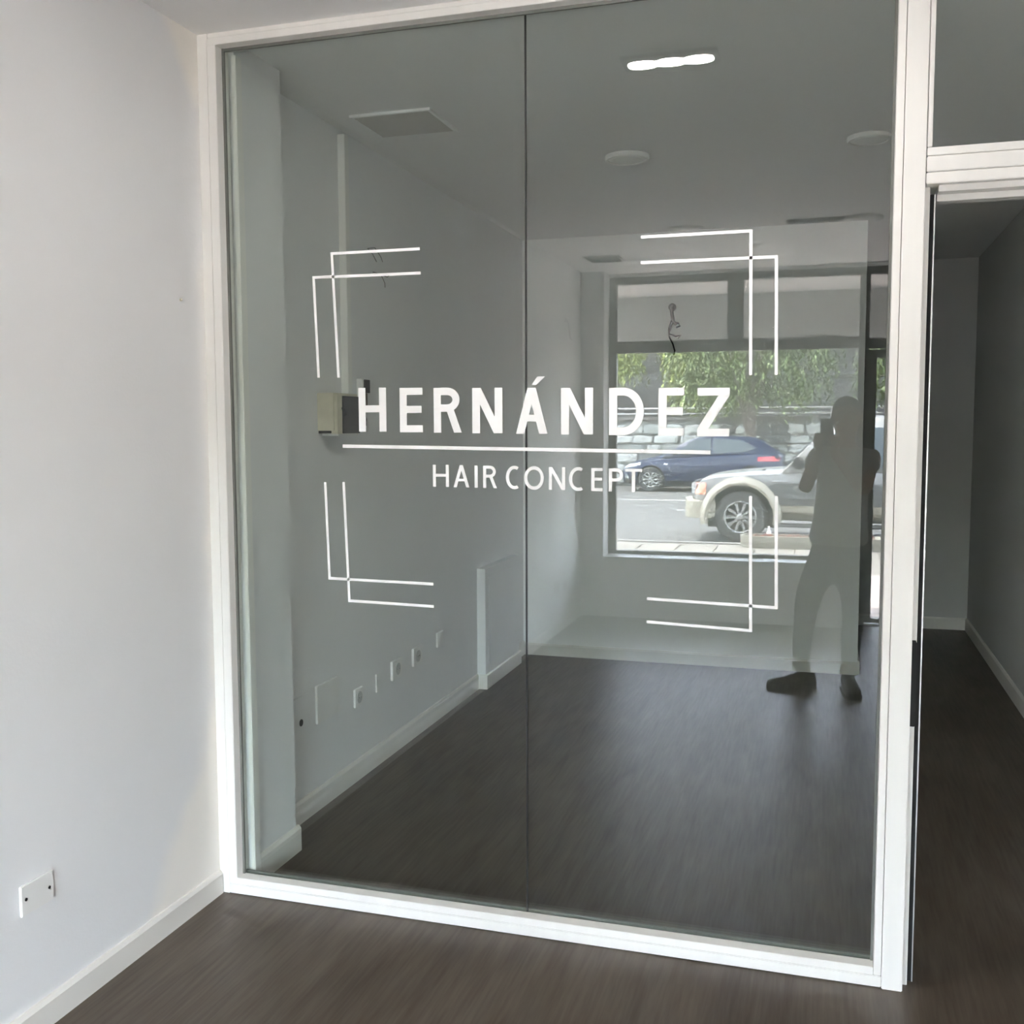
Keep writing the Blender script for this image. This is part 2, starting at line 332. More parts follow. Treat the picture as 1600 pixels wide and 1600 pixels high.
def glyph(ch,W,Hh,t,th):
    Q=[]
    if ch=='H': Q+=rect(0,0,t,Hh)+rect(W-t,0,W,Hh)+rect(t,Hh*.52-th/2,W-t,Hh*.52+th/2)
    elif ch=='E': Q+=rect(0,0,t,Hh)+rect(t,0,W,th)+rect(t,Hh-th,W,Hh)+rect(t,Hh*.515-th/2,W*.95,Hh*.515+th/2)
    elif ch=='I': Q+=rect(0,0,t,Hh)
    elif ch=='T': Q+=rect(0,Hh-th,W,Hh)+rect(W/2-t/2,0,W/2+t/2,Hh-th)
    elif ch=='N': Q+=rect(0,0,t,Hh)+rect(W-t,0,W,Hh)+para(W-t*1.12,0,t*.0,Hh,t*1.12)
    elif ch=='Z': Q+=rect(0,0,W,th)+rect(0,Hh-th,W,Hh)+para(0,th,W-t*1.25,Hh-th,t*1.25)
    elif ch in('A','Á'):
        Q+=para(0,0,W/2-t*.52,Hh,t*1.04)+para(W-t*1.04,0,W/2-t*.52,Hh,t*1.04)+rect(W*.22,Hh*.27,W*.78,Hh*.27+th*.9)
        if ch=='Á': Q+=[[(W*.50,Hh*1.06),(W*.64,Hh*1.06),(W*.93,Hh*1.24),(W*.68,Hh*1.24)]]
    elif ch in('R','P'):
        Q+=rect(0,0,t,Hh); rz=Hh*(.265 if ch=='R' else .28); cz=Hh-rz; rx=W*.44; x0=W*.92-rx if ch=='R' else W-rx
        pth=[(t,Hh-th/2)]+arc(x0,cz,rx-t/2,rz-th/2,90,-90)+[(t,cz-rz+th/2)]
        Q+=stroke(pth,(t+th)/2)
        if ch=='R': Q+=para(W-t*1.1,0,W*.44,cz-rz+th*.3,t*1.05)
    elif ch=='D':
        Q+=rect(0,0,t,Hh); rx=W*.60; pth=[(t,Hh-th/2)]+arc(W-rx,Hh/2,rx-t/2,Hh/2-th/2,90,-90,26)+[(t,th/2)]; Q+=stroke(pth,(t+th)/2)
    elif ch=='O': Q+=stroke(arc(W/2,Hh/2,W/2-t/2,Hh/2-th/2+.001,0,354,60),t,True)
    elif ch=='C': Q+=stroke(arc(W*.56,Hh/2,W*.56-t/2,Hh/2-th/2+.001,62,298,40),t)
    return Q
def place_glyph(ch,x0,x1,zb,zt,t,th,name='letter'):
    mb=MB()
    for i,q in enumerate(glyph(ch,x1-x0,zt-zb,t,th)):
        mb.prism([(x0+p[0],zb+p[1]) for p in q],'y',YS0-.00012*(i if ch not in 'ROPCD' else (0 if i==0 else (2 if ch=='R' and i==21 else 1))),YS1)
    o=mb.build(name,M['vinyl'],None,fix=True); keep(o,sign); o['label']='letter %s of white vinyl'%ch
for ch,a,b in [('H',.514,.607),('E',.652,.728),('R',.764,.855),('N',.888,.983),('Á',1.025,1.122),('N',1.163,1.259),('D',1.306,1.408),('E',1.449,1.522),('Z',1.559,1.648)]:
    dz=-(a-.514)*.0142; place_glyph(ch,a,b,1.5335+dz,1.669+dz,.0235 if ch not in 'ÁNZ' else .0245,.0215)
for ch,a,b in [('H',.759,.811),('A',.826,.877),('I',.894,.9045),('R',.921,.965),('C',.993,1.041),('O',1.050,1.111),('N',1.126,1.176),('C',1.187,1.238),('E',1.254,1.288),('P',1.306,1.348),('T',1.354,1.403)]:
    dz=-(a-.759)*.012; place_glyph(ch,a,b,1.3655+dz,1.4325+dz,.0098,.0086)
def vline(pts,t=.0085,name='corner_line'):
    mb=MB()
    for q in stroke(pts,t): mb.prism([(p[0],p[1]) for p in q],'y',YS0,YS1)
    keep(mb.build(name,M['vinyl'],None),sign)
vline([(.457,1.4885),(1.597,1.4735)],.0105,'underline')
for P in [[(.447,1.702),(.431,2.0835),(.724,2.083)],[(.378,1.703),(.367,2.0135),(.726,2.011)],[(1.396,2.080),(1.699,2.080),(1.704,1.688)],[(1.396,2.009),(1.768,2.007),(1.773,1.687)],
          [(.394,1.375),(.403,1.068),(.757,1.064)],[(.458,1.376),(.471,.999),(.758,.994)],[(1.779,1.353),(1.784,1.040),(1.420,1.049)],[(1.709,1.352),(1.715,.971),(1.420,.981)]]:
    vline(P)

# ------------------------------------------------------------------ things on the walls
def wall_plate(name,y0,y1,z0,z1,x=-.04,t=.008,label='',cat='socket',m=None,kind='blank',group=None):
    o=empty(name,(x,(y0+y1)/2,z0))
    k=[]
    def pp(mb,nm,mm,bv=0.0):
        q=mb.build(nm,mm,None,bv); keep(q,o); return q
    m=m or M['plate']
    pp(MB().box(x,x+t,y0,y1,z0,z1),'cover_plate',m,.002)
    yc,zc=(y0+y1)/2,(z0+z1)/2
    if kind=='socket':
        rr=min(y1-y0,z1-z0)*.33
        pp(MB().lathe([(rr,0),(rr,.003),(rr*.8,.0035)],(x+t-.0005,yc,zc),'x',20),'socket_well',M['plateg'])
        for s in (-1,1): pp(MB().lathe([(.003,0),(.003,.0015)],(x+t+.003,yc+s*.0095,zc),'x',8),'pin_hole',M['black'])
    if kind=='screws':
        for s in (-1,1): pp(MB().lathe([(.0042,0),(.0042,.002)],(x+t-.0005,yc+s*(y1-y0)*.36,zc-.002*s),'x',10),'screw_hole',M['black'])
    if kind=='switch':
        pp(MB().box(x+t-.001,x+t+.004,y0+.015,y1-.015,z0+.015,z1-.015),'rocker',M['plateg'],.0015)
    if kind=='hole':
        pp(MB().lathe([(.014,0),(.014,.003)],(x+t-.001,yc+.01,zc-.02),'x',14),'cable_hole',M['black'])
    return tag(o,label,cat,group)
wall_plate('wall_plate',-.93,-.817,.326,.405,0,.008,'white double blanking plate low on the near left wall with two dark screw holes','wall plate',kind='screws')
wall_plate('junction_plate',.50,.655,.33,.50,label='leftmost flush wall box cover behind the glass, with a dark cable hole',cat='wall plate',m=M['wall'],t=.005,kind='hole')
wall_plate('access_panel',.715,.912,.352,.508,label='large blank white cover plate low on the wall behind the glass',cat='wall plate',t=.010)
wall_plate('wall_socket',1.065,1.145,.325,.405,label='white socket just right of the large blank cover plate behind the glass',cat='socket',kind='socket',t=.009)
wall_plate('wall_plate',1.295,1.33,.335,.42,label='narrow blank strip plate between the sockets behind the glass',cat='wall plate',t=.006)
wall_plate('wall_socket',1.465,1.585,.35,.44,label='wide white socket in the middle of the low row behind the glass',cat='socket',kind='socket',t=.012)
wall_plate('wall_socket',1.725,1.84,.358,.447,label='white socket right of the wide one in the row behind the glass',cat='socket',kind='socket',t=.012)
wall_plate('wall_plate',2.06,2.15,.385,.462,label='rightmost blank plate of the low row behind the glass',cat='wall plate',t=.010)
wall_plate('wall_socket',-4.50,-4.37,.30,.395,0,label='grey socket low on the left wall near the shop window, the further from it',cat='socket',kind='socket',t=.010,m=M['plateg'])
wall_plate('wall_socket',-4.74,-4.65,.29,.36,0,label='small grey socket low on the left wall, the nearer to the shop window',cat='socket',kind='socket',t=.010,m=M['plateg'])
wall_plate('light_switch',-5.19,-5.05,.945,1.02,0,label='grey light switch at waist height on the left wall by the shop window',cat='switch',kind='switch',t=.010,m=M['plateg'])
tag(MB().lathe([(.004,0),(.004,.006),(.001,.008)],(0,-.175,1.94),'x',10).build('wall_plug',M['beige']),'small beige wall plug in the near left wall beside the partition','wall plug')
# electrical box
eb=tag(empty('electrical_box',(-.04,.88,1.53)),'open beige electrical box with black interior on the wall behind the glass','electrical box')
X0,XF=-.04,.032
def ep(mb,nm,mm,bv=0.0,lb=None):
    q=mb.build(nm,mm,None,bv); keep(q,eb)
    if lb:q['label']=lb
ep(MB().box(X0,XF,.781,.789,1.533,1.684),'side_panel',M['beige'],.002)
ep(MB().box(X0,XF,.994,1.002,1.515,1.684),'side_panel',M['beige'],.002)
ep(MB().box(X0,XF,.789,.994,1.674,1.684),'top_panel',M['beige'],.001)
ep(MB().box(X0,XF,.82,.994,1.512,1.522),'bottom_panel',M['plate'],.001)
ep(MB().box(X0,X0+.01,.789,.994,1.522,1.674),'back_panel',M['dark'])
ep(MB().box(XF-.016,XF+.012,.789,.835,1.52,1.68),'front_edge',M['beige'],.002)
ep(MB().box(XF-.004,XF+.016,.838,.992,1.522,1.672),'black_cover',M['dark'],.002,'black cover')
ep(MB().tube([(XF,.825,1.63),(XF+.02,.838,1.615),(XF+.022,.845,1.60),(XF+.012,.836,1.585)],.005,8),'cable',M['dark'])
tag(MB().box(-.04,-.008,1.0,1.038,1.686,2.745).build('cable_trunking',M['frame'],bevel=.0015),'white vertical cable trunking from the electrical box up to the ceiling','trunking')
ic=tag(empty('door_intercom',(-.04,1.18,1.62)),'narrow brown and black wall bracket right of the electrical box','bracket')
for mb,nm,mm in [(MB().box(-.04,-.014,1.145,1.165,1.63,1.755),'side_plate',M['plate']),(MB().box(-.04,-.008,1.166,1.215,1.695,1.752),'black_block',M['dark']),(MB().box(-.04,-.018,1.166,1.21,1.62,1.694),'brown_block',M['brown']),(MB().tube([(-.03,1.19,1.62),(-.02,1.195,1.58),(-.01,1.17,1.555)],.004),'cable',M['dark'])]:
    keep(mb.build(nm,mm,None,.001 if nm!='cable' else 0),ic)
def wires(name,pts_list,rad,m,label,cat='wire'):
    mb=MB()
    for P in pts_list: mb.tube(P,rad,7)
    return tag(mb.build(name,m,None,smooth=True),label,cat)
wires('loose_wire',[[(-.04,1.28,2.33),(-.015,1.30,2.335),(0,1.33,2.30),(0,1.35,2.28)],[(-.04,1.28,2.33),(-.01,1.27,2.30),(0,1.285,2.27)]],.0022,M['gasket'],'grey wire ends sticking out high on the wall behind the glass')
wires('loose_wire',[[(-.04,1.33,2.235),(-.01,1.35,2.225),(.0,1.40,2.22),(0,1.43,2.235)],[(-.01,1.36,2.22),(0,1.37,2.19),(0,1.372,2.17)]],.002,M['gasket'],'lower grey wire ends below the first pair on the wall behind the glass')
wires('loose_wire',[[(0,-4.68,2.33),(.025,-4.68,2.335),(.03,-4.70,2.31),(.03,-4.72,2.26),(.03,-4.75,2.21),(.03,-4.85,2.205)],[(0,-4.68,2.33),(.02,-4.66,2.35),(.03,-4.645,2.34)]],.005,M['dframe'],'dark loose wire hanging from the left wall near the shop window')
hl=tag(empty('hanging_cable',(.955,3.7,2.06)),'black cable bundle hanging from a hook on the far white wall','cable')
def V(x,z,d): return (x,3.7-d,z)
for mb,nm in [(MB().lathe([(.024,0),(.024,-.02),(.014,-.032)],(.955,3.70,2.297),'y',16),'rose'),(MB().tube([V(.95,2.295,.03),V(.957,2.25,.04),V(.965,2.205,.04),V(.985,2.185,.05)],.011),'cable_core'),
   (MB().tube([V(.965,2.20,.04),V(.945,2.15,.05),V(.94,2.125,.05),V(.985,2.11,.05),V(1.015,2.115,.05),V(1.0,2.095,.05)],.0055),'cable'),
   (MB().tube([V(.955,2.21,.04),V(.937,2.16,.03),V(.938,2.11,.03),V(.962,2.065,.03),V(.975,2.02,.03),V(.968,1.995,.03)],.005),'cable'),
   (MB().tube([V(.97,2.20,.04),V(1.0,2.19,.05),V(1.01,2.175,.05),V(.985,2.165,.05)],.006),'cable')]:
    keep(mb.build(nm,M['black'],None,smooth=True),hl)
# low duct cover
dc=tag(empty('duct_cover',(-.04,3.08,0)),'low boxed-in duct cover standing out of the wall behind the glass','duct cover')
for mb,nm,mm in [(MB().box(-.04,.012,2.73,3.42,.0,.715),'casing',M['wall']),(MB().box(.012,.026,2.722,3.43,0,.085).box(-.04,.026,2.716,2.73,0,.085),'skirting',M['base']),(MB().box(.012,.0145,2.79,3.36,.13,.66),'panel',M['wall'])]:
    keep(mb.build(nm,mm,None,.0015),dc)

# ------------------------------------------------------------------ ceiling fittings
lf=tag(empty('ceiling_lamp',(1.38,-.6,ZC)),'lit rectangular ceiling lamp with three glowing cells','ceiling lamp')
keep(MB().box(1.225,1.545,-.66,-.54,ZC-.014,ZC).build('housing',M['gasket'],None,bevel=.002),lf)
for i in range(3):
    cx=1.292+i*.0935
    P=[]
    for k in range(28):
        a=2*PI*k/28; sx=math.copysign(abs(math.cos(a))**.75,math.cos(a)); sy=math.copysign(abs(math.sin(a))**.9,math.sin(a))
        P.append((cx+.0490*sx,-.6+.032*sy))
    keep(MB().prism(P,'z',ZC-.0152,ZC-.013).build('led_cell',M['led'],None),lf)
def disc_lamp(x,y,r_,label,dark=False,group='round ceiling lamps'):
    o=empty('round_ceiling_lamp',(x,y,ZC))
    keep(MB().lathe([(r_,0),(r_,-.014),(r_*.95,-.020),(r_*.86,-.018),(r_*.86,0)],(x,y,ZC),'z',40).build('rim',M['rim'] if dark else M['plate'],None),o)
    keep(MB().lathe([(r_*.86,-.014),(r_*.7,-.020),(r_*.35,-.023),(.0,-.024)],(x,y,ZC),'z',40).build('lens',M['rim'] if dark else M['lens'],None),o)
    return tag(o,label,'ceiling lamp',group)
disc_lamp(1.045,-3.62,.115,'white round unlit ceiling lamp, left one of the pair nearer the shop window')
disc_lamp(2.09,-3.60,.115,'white round unlit ceiling lamp, right one of the pair nearer the shop window')
disc_lamp(1.015,1.80,.10,'white round unlit ceiling lamp in the room behind the glass, left one')
disc_lamp(2.055,1.80,.09,'white round unlit ceiling lamp in the room behind the glass, right one')
def vent(x0,x1,y0,y1,label,mf,ms,n=9,border=.018,skew=0):
    o=empty('ceiling_vent',((x0+x1)/2,(y0+y1)/2,ZC)); z0=ZC-.010
    b=MB().box(x0,x1,y0,y0+border,z0,ZC).box(x0,x1,y1-border,y1,z0,ZC).box(x0,x0+border,y0+border,y1-border,z0,ZC).box(x1-border,x1,y0+border,y1-border,z0,ZC)
    keep(b.build('frame',mf,None),o); keep(MB().box(x0+border,x1-border,y0+border,y1-border,ZC-.002,ZC-.0005).build('backing',ms,None),o)
    for i in range(n):
        yy=y0+border+(y1-y0-2*border)*(i+.5)/n; dd=(y1-y0-2*border)/n*.36
        keep(MB().add([(x0+border,yy-dd,ZC-.003),(x1-border,yy-dd,ZC-.003),(x1-border,yy+dd,ZC-.009),(x0+border,yy+dd,ZC-.009),(x0+border,yy-dd,ZC-.0045),(x1-border,yy-dd,ZC-.0045),(x1-border,yy+dd,ZC-.0105),(x0+border,yy+dd,ZC-.0105)],
           [(0,1,2,3),(7,6,5,4),(0,4,5,1),(1,5,6,2),(2,6,7,3),(3,7,4,0)]).build('slat',ms,None),o)
    return tag(o,label,'vent')
vent(.085,.425,.855,1.165,'square grey return air grille in the ceiling behind the glass',M['ceil'],M['grille'],11,.012)
vent(.19,.45,-4.74,-4.46,'small grey ceiling vent near the left wall by the shop window',M['plateg'],M['grille'],8,.014)
vent(1.65,1.985,-3.62,-3.53,'long dark slot vent in the ceiling between two round lamps',M['dframe'],M['dark'],3,.010)

# ------------------------------------------------------------------ shop window and entrance door (seen mirrored in the glass)
w2=struct(empty('window_2',(1.2,-5.37,.49))); w2['label']='dark grey framed shop window with two top lights'
def w2p(mb,n,m,bv=.002,lb=None):
    q=mb.build(n,m,None,bv); keep(q,w2)
    if lb:q['label']=lb
YA,YB=-5.51,-5.435
w2p(MB().box(.175,.245,YA,YB,.492,2.745),'frame_post',M['dframe'])
w2p(MB().box(2.13,2.155,YA,YB,.492,2.745),'frame_post',M['dframe'])
w2p(MB().box(.245,2.13,YA,YB,2.690,2.745),'head_rail',M['dframe'])
w2p(MB().box(.245,2.13,YA,YB,2.137,2.229),'transom_bar',M['dframe'])
w2p(MB().box(.245,2.13,YA,YB,.492,.517),'sill_rail',M['dframe'])
w2p(MB().box(1.135,1.261,YA,YB,2.229,2.690),'mullion',M['dframe'])
for a,b,c,d in [(.245,2.13,.517,2.137),(.245,1.135,2.229,2.690),(1.261,2.13,2.229,2.690)]:
    w2p(MB().box(a,b,-5.477,-5.471,c,d),'glass_pane',M['shopglass'],0)
w2p(MB().box(.245,.251,YA+.01,YB-.01,.517,2.137),'glazing_bead',M['alu'],.001)
w2p(MB().box(.60,.78,YB,YB+.012,2.716,2.726).box(.615,.64,YB,YB+.02,2.709,2.729),'window_latch',M['alu'],.001)
struct(MB().box(.19,XR,-5.55,-5.40,2.745,ZC).build('trim_2',M['wall']))
dr=struct(empty('door_2',(2.55,-5.37,0))); dr['label']='dark grey framed glass entrance door with a tall pull handle'
def drp(mb,n,m,bv=.002,lb=None):
    q=mb.build(n,m,None,bv); keep(q,dr)
    if lb:q['label']=lb
drp(MB().box(2.156,2.205,YA,YB,0,2.745),'frame_post',M['dframe']); drp(MB().box(2.90,XR,YA,YB,0,2.745),'frame_post',M['dframe'])
drp(MB().box(2.205,2.90,YA,YB,2.69,2.745),'head_rail',M['dframe']); drp(MB().box(2.205,2.90,YA,YB,2.13,2.20),'transom_bar',M['dframe'])
drp(MB().box(2.2055,2.262,YA+.01,YB-.005,.012,2.12),'door_stile',M['dframe']); drp(MB().box(2.84,2.892,YA+.01,YB-.005,.012,2.12),'door_stile',M['dframe'])
drp(MB().box(2.262,2.84,YA+.01,YB-.005,2.06,2.12),'door_rail',M['dframe']); drp(MB().box(2.262,2.84,YA+.01,YB-.005,.012,.045),'door_rail',M['dframe'])
drp(MB().box(2.262,2.84,-5.477,-5.471,.045,2.06),'glass_pane',M['shopglass'],0); drp(MB().box(2.205,2.90,-5.477,-5.471,2.20,2.69),'glass_pane',M['shopglass'],0)
hb=MB().tube([(2.375,-5.39,.55),(2.375,-5.39,1.52)],.017,12)
for z in (.65,1.42): hb.tube([(2.375,-5.39,z),(2.375,-5.472,z)],.010,8)
drp(hb,'pull_handle',M['gasket'],0,'grey tubular pull handle')
drp(MB().box(2.30,2.36,YB-.004,YB+.004,2.055,2.09),'door_closer',M['alu'],.001)

# ------------------------------------------------------------------ arcade, pavement, street
struct(MB().box(-3.2,6.2,-6.7,-5.55,2.72,2.87).box(-3.2,6.2,-6.7,-6.58,2.22,2.72).build('arcade_soffit',M['soffit']))
struct(MB().box(-4,-.2,-5.55,-5.35,-.05,2.9).box(3.1,6.2,-5.55,-5.35,-.05,2.9).box(-.2,3.1,-5.55,-5.52,2.90,3.0).build('facade',M['facade']))
struct(MB().box(-2.7,-2.4,-6.7,-6.58,-.05,2.22).build('arcade_column',M['facade'])); struct(MB().box(5.2,5.5,-6.7,-6.58,-.05,2.22).build('arcade_column',M['facade']))
ZP=-.06; ZR=-.15
pav=struct(MB().box(-12,14,-11.25,-5.55,-.3,ZP-.012).build('pavement',M['grout']))
slab=MB().box(-.244,.244,-.244,.244,0,.016).mesh('paving_slab',.004,seg=1); slabp=slab.copy(); slab.materials.append(M['pave']); slabp.materials.append(M['pavep'])
for i in range(16):
    for j in range(11):
        y=-5.81-j*.5
        if not (-11.01<y): continue
        o=bpy.data.objects.new('paving_slab',slabp if y>-8.4 else slab); C.objects.link(o); o.location=(-2.2+i*.5,y,ZP-.013+random.uniform(-.001,.0015)); o.parent=pav
cb=struct(MB().box(-12,14,-11.40,-11.25,-.3,ZP+.003).build('kerb',M['curb'],bevel=.01))
struct(MB().box(-40,40,-25.6,-11.40,-.4,ZR).build('road',M['road']))
ln=MB().box(-9,9,-20.55,-20.42,0,.004)
tag(ln.build('parking_line',M['line'],loc=(0,0,ZR)),'long white line painted on the road in front of the blue car','road marking')
o0=tag(MB().box(-1.6,1.6,-.06,.06,0,.004).build('lane_dash',M['line'],loc=(.65,-17.8,ZR)),'white dash painted mid-road left of the pale off-road car','road marking')
# stone retaining wall built stone by stone
WY=-26.0
sw=struct(MB().box(-16,16,WY-.6,WY-.06,-.3,1.70).build('street_wall',M['mortar']))
stn=[]
for k in range(5):
    bm=bmesh.new(); bmesh.ops.create_cube(bm,size=1.0); bmesh.ops.bevel(bm,geom=list(bm.edges),offset=.16,segments=1,affect='EDGES')
    rg=random.Random(k)
    for v in bm.verts: v.co+=Vector((rg.uniform(-.07,.07),rg.uniform(-.05,.05),rg.uniform(-.07,.07)))
    me=bpy.data.meshes.new('stone'); bm.to_mesh(me); bm.free(); stn.append(me)
smats=[M['stone'],M['stone'],M['stonem'],M['stone'],M['stoneg']]
stn2=[]
for me in stn:
    for m in (M['stone'],M['stonem'],M['stoneg']):
        q=me.copy(); q.materials.append(m); stn2.append(q)
z=-.1; cnt=0
while z<1.62:
    h=random.uniform(.25,.36); x=-10.0+random.uniform(0,.4)
    h=min(h,1.70-z) if 1.70-z>.16 else 0
    if h<=0: break
    while x<8.5:
        wd=random.uniform(.34,.92); mi=random.choices((0,1,2),(6,3,1.4))[0]
        o=bpy.data.objects.new('stone',stn2[random.randrange(5)*3+mi]); C.objects.link(o)
        o.location=(x+wd/2,WY-.06,z+h/2); o.scale=(wd*.93,.20,h*.9); o.parent=sw; x+=wd; cnt+=1
    z+=h
struct(MB().box(-16,16,WY-.65,WY+.04,1.70,1.78).build('trim_3',M['curb']))['label']='coping on top of the street wall'
rl=tag(empty('railing',(0,WY-.3,1.78)),'white tubular railing along the top of the street stone wall','railing')
for z_ in (1.87,2.02): keep(MB().tube([(-12,WY-.3,z_),(12,WY-.3,z_)],.026,8).build('rail_bar',M['rail'],None),rl)
for i in range(13): keep(MB().tube([(-12+i*2,WY-.3,1.78),(-12+i*2,WY-.3,2.04)],.022,8).build('rail_post',M['rail'],None),rl)
# dark hillside behind
hv=[];hf=[]; nx,nz=60,26
for j in range(nz):
    for i in range(nx):
        hv.append((-30+i*60/(nx-1)+random.uniform(-.2,.2),-31-j*.35+random.uniform(-.35,.35),-.2+j*.20+random.uniform(-.15,.15)))
for j in range(nz-1):
    for i in range(nx-1): a=j*nx+i; hf.append((a,a+1,a+1+nx,a+nx))
struct(MB().add(hv,hf).build('hillside',M['hill'],fix=True,smooth=True)); struct(MB().box(-30,30,-32,-26.6,-.4,1.2).build('upper_terrace',M['hill']))

def tree(name,x,y,z0,ztop,rx,ry,rz,nst,m,label,trunk=.13,seed=1,bias=0,leafsize=.15):
    rg=np.random.RandomState(seed); o=empty(name,(x,y,z0)); cz=ztop-rz
    t=MB().tube([(x,y,z0),(x-.03,y,z0+.6),(x+.05,y,z0+1.3),(x-.05,y,cz)],[trunk,trunk*.85,trunk*.8,trunk*.6],10)
    keep(t.build('trunk',M['bark'],None,smooth=True),o)
    br=MB()
    for k in range(9):
        a=rg.uniform(0,2*PI); e=rg.uniform(.3,.75); br.tube([(x,y,z0+1.2+.1*k),(x+math.cos(a)*rx*e*.5,y+math.sin(a)*ry*e*.5,cz),(x+math.cos(a)*rx*e,y+math.sin(a)*ry*e,cz+rz*.45)],[trunk*.45,trunk*.3,trunk*.12],6)
    keep(br.build('branches',M['bark'],None),o)
    V_=[];F_=[]
    for s in range(nst):
        a=rg.uniform(0,2*PI); rr=math.sqrt(rg.uniform(.05,1)); ph=rg.uniform(-.75,1)
        px=x+math.cos(a)*rx*rr*math.sqrt(1-ph*ph*.6); py=y+math.sin(a)*ry*rr*math.sqrt(1-ph*ph*.6); pz=cz+rz*ph*.9
        ln_=rg.uniform(.35,.95); dx,dy=math.cos(a)*.25,math.sin(a)*.25; nl=int(ln_*15)
        for i in range(nl):
            tt=i/nl; c=Vector((px+dx*tt*ln_+rg.normal(0,.03),py+dy*tt*ln_+rg.normal(0,.03),pz-ln_*tt))
            b=rg.uniform(0,2*PI); d=Vector((math.cos(b)*.7,math.sin(b)*.7,-.75))*leafsize*rg.uniform(.7,1.4); sd=Vector((-math.sin(b),math.cos(b),rg.uniform(-.4,.4)))*leafsize*.2
            n=len(V_); V_+= [c,c+d*.5+sd,c+d,c+d*.5-sd]; F_.append((n,n+1,n+2,n+3))
    me=bpy.data.meshes.new('foliage'); me.from_pydata([tuple(v) for v in V_],[],F_); fo=link('foliage',me,m,None); keep(fo,o); fo['kind']='stuff'
    return tag(o,label,'tree')
tree('street_tree',-.03,-24.9,-.1,6.2,2.25,.85,2.25,1000,M['leafd'],'street tree with drooping mid green foliage whose trunk rises behind the blue car',.15,3)
tree('street_tree',4.25,-24.9,-.1,6.0,1.75,.85,2.1,750,M['leafd'],'dark green street tree to the right, behind the pale off-road car',.15,5)
tree('street_tree',-1.55,-27.4,1.2,6.2,1.25,.9,2.25,750,M['leaf'],'yellow-green tree behind the stone wall, left of the street tree trunk',.12,8)
tree('street_tree',-4.25,-27.6,1.2,5.6,.95,.8,1.35,400,M['leaf'],'small yellow-green tree at the left edge of the shop window view',.11,11)

# ------------------------------------------------------------------ cars
def catmull(keys,n=8):
    out=[]; K=[np.array(k,float) for k in keys]
    for i in range(len(K)-1):
        p0=K[max(i-1,0)];p1=K[i];p2=K[i+1];p3=K[min(i+2,len(K)-1)]
        for j in range(n):
            t_=j/n; out.append(.5*((2*p1)+(-p0+p2)*t_+(2*p0-5*p1+4*p2-p3)*t_*t_+(-p0+3*p1-3*p2+p3)*t_**3))
    out.append(K[-1]); return out
def wheel(parent,x,y,z,R_,W_,side,nsp=10,label=None):
    o=MB().lathe([(R_*.62,-W_/2),(R_*.9,-W_/2),(R_*.98,-W_*.38),(R_,-W_*.2),(R_,W_*.2),(R_*.98,W_*.38),(R_*.9,W_/2),(R_*.62,W_/2),(R_*.62,-W_/2)],(0,0,0),'y',36,False).build('wheel',M['tyre'],None,loc=(x,y,z),smooth=False)
    o.parent=parent
    s=side
    rim=MB().lathe([(R_*.62,s*W_*.5),(R_*.60,s*W_*.52),(R_*.56,s*W_*.46),(R_*.55,s*W_*.30),(R_*.60,s*W_*.28),(R_*.62,s*W_*.5)],(0,0,0),'y',32,False).build('rim',M['rimm'],o)
    dk=MB().lathe([(R_*.60,s*W_*.12),(R_*.60,s*W_*.08),(0.001,s*W_*.08),(0.001,s*W_*.12),(R_*.60,s*W_*.12)],(0,0,0),'y',28,False).build('brake_disc',M['darkp'],o)
    for k in range(nsp):
        a=2*PI*k/nsp; c,sn=math.cos(a),math.sin(a)
        def q(rr,tt,yy): return (rr*c-tt*sn,yy,rr*sn+tt*c)
        w0,w1=R_*.045,R_*.065; ya,yb=s*W_*.30,s*W_*.46
        MB().add([q(R_*.08,-w0,ya),q(R_*.57,-w1,ya),q(R_*.57,w1,ya),q(R_*.08,w0,ya),q(R_*.08,-w0,yb),q(R_*.57,-w1,yb),q(R_*.57,w1,yb),q(R_*.08,w0,yb)],
          [(0,3,2,1),(4,5,6,7),(0,1,5,4),(1,2,6,5),(2,3,7,6),(3,0,4,7)]).build('spoke',M['rimm'],o)
    MB().lathe([(R_*.13,s*W_*.2),(R_*.13,s*W_*.5),(R_*.08,s*W_*.54),(0.001,s*W_*.545)],(0,0,0),'y',16).build('hub_cap',M['rimm'],o)
    return o
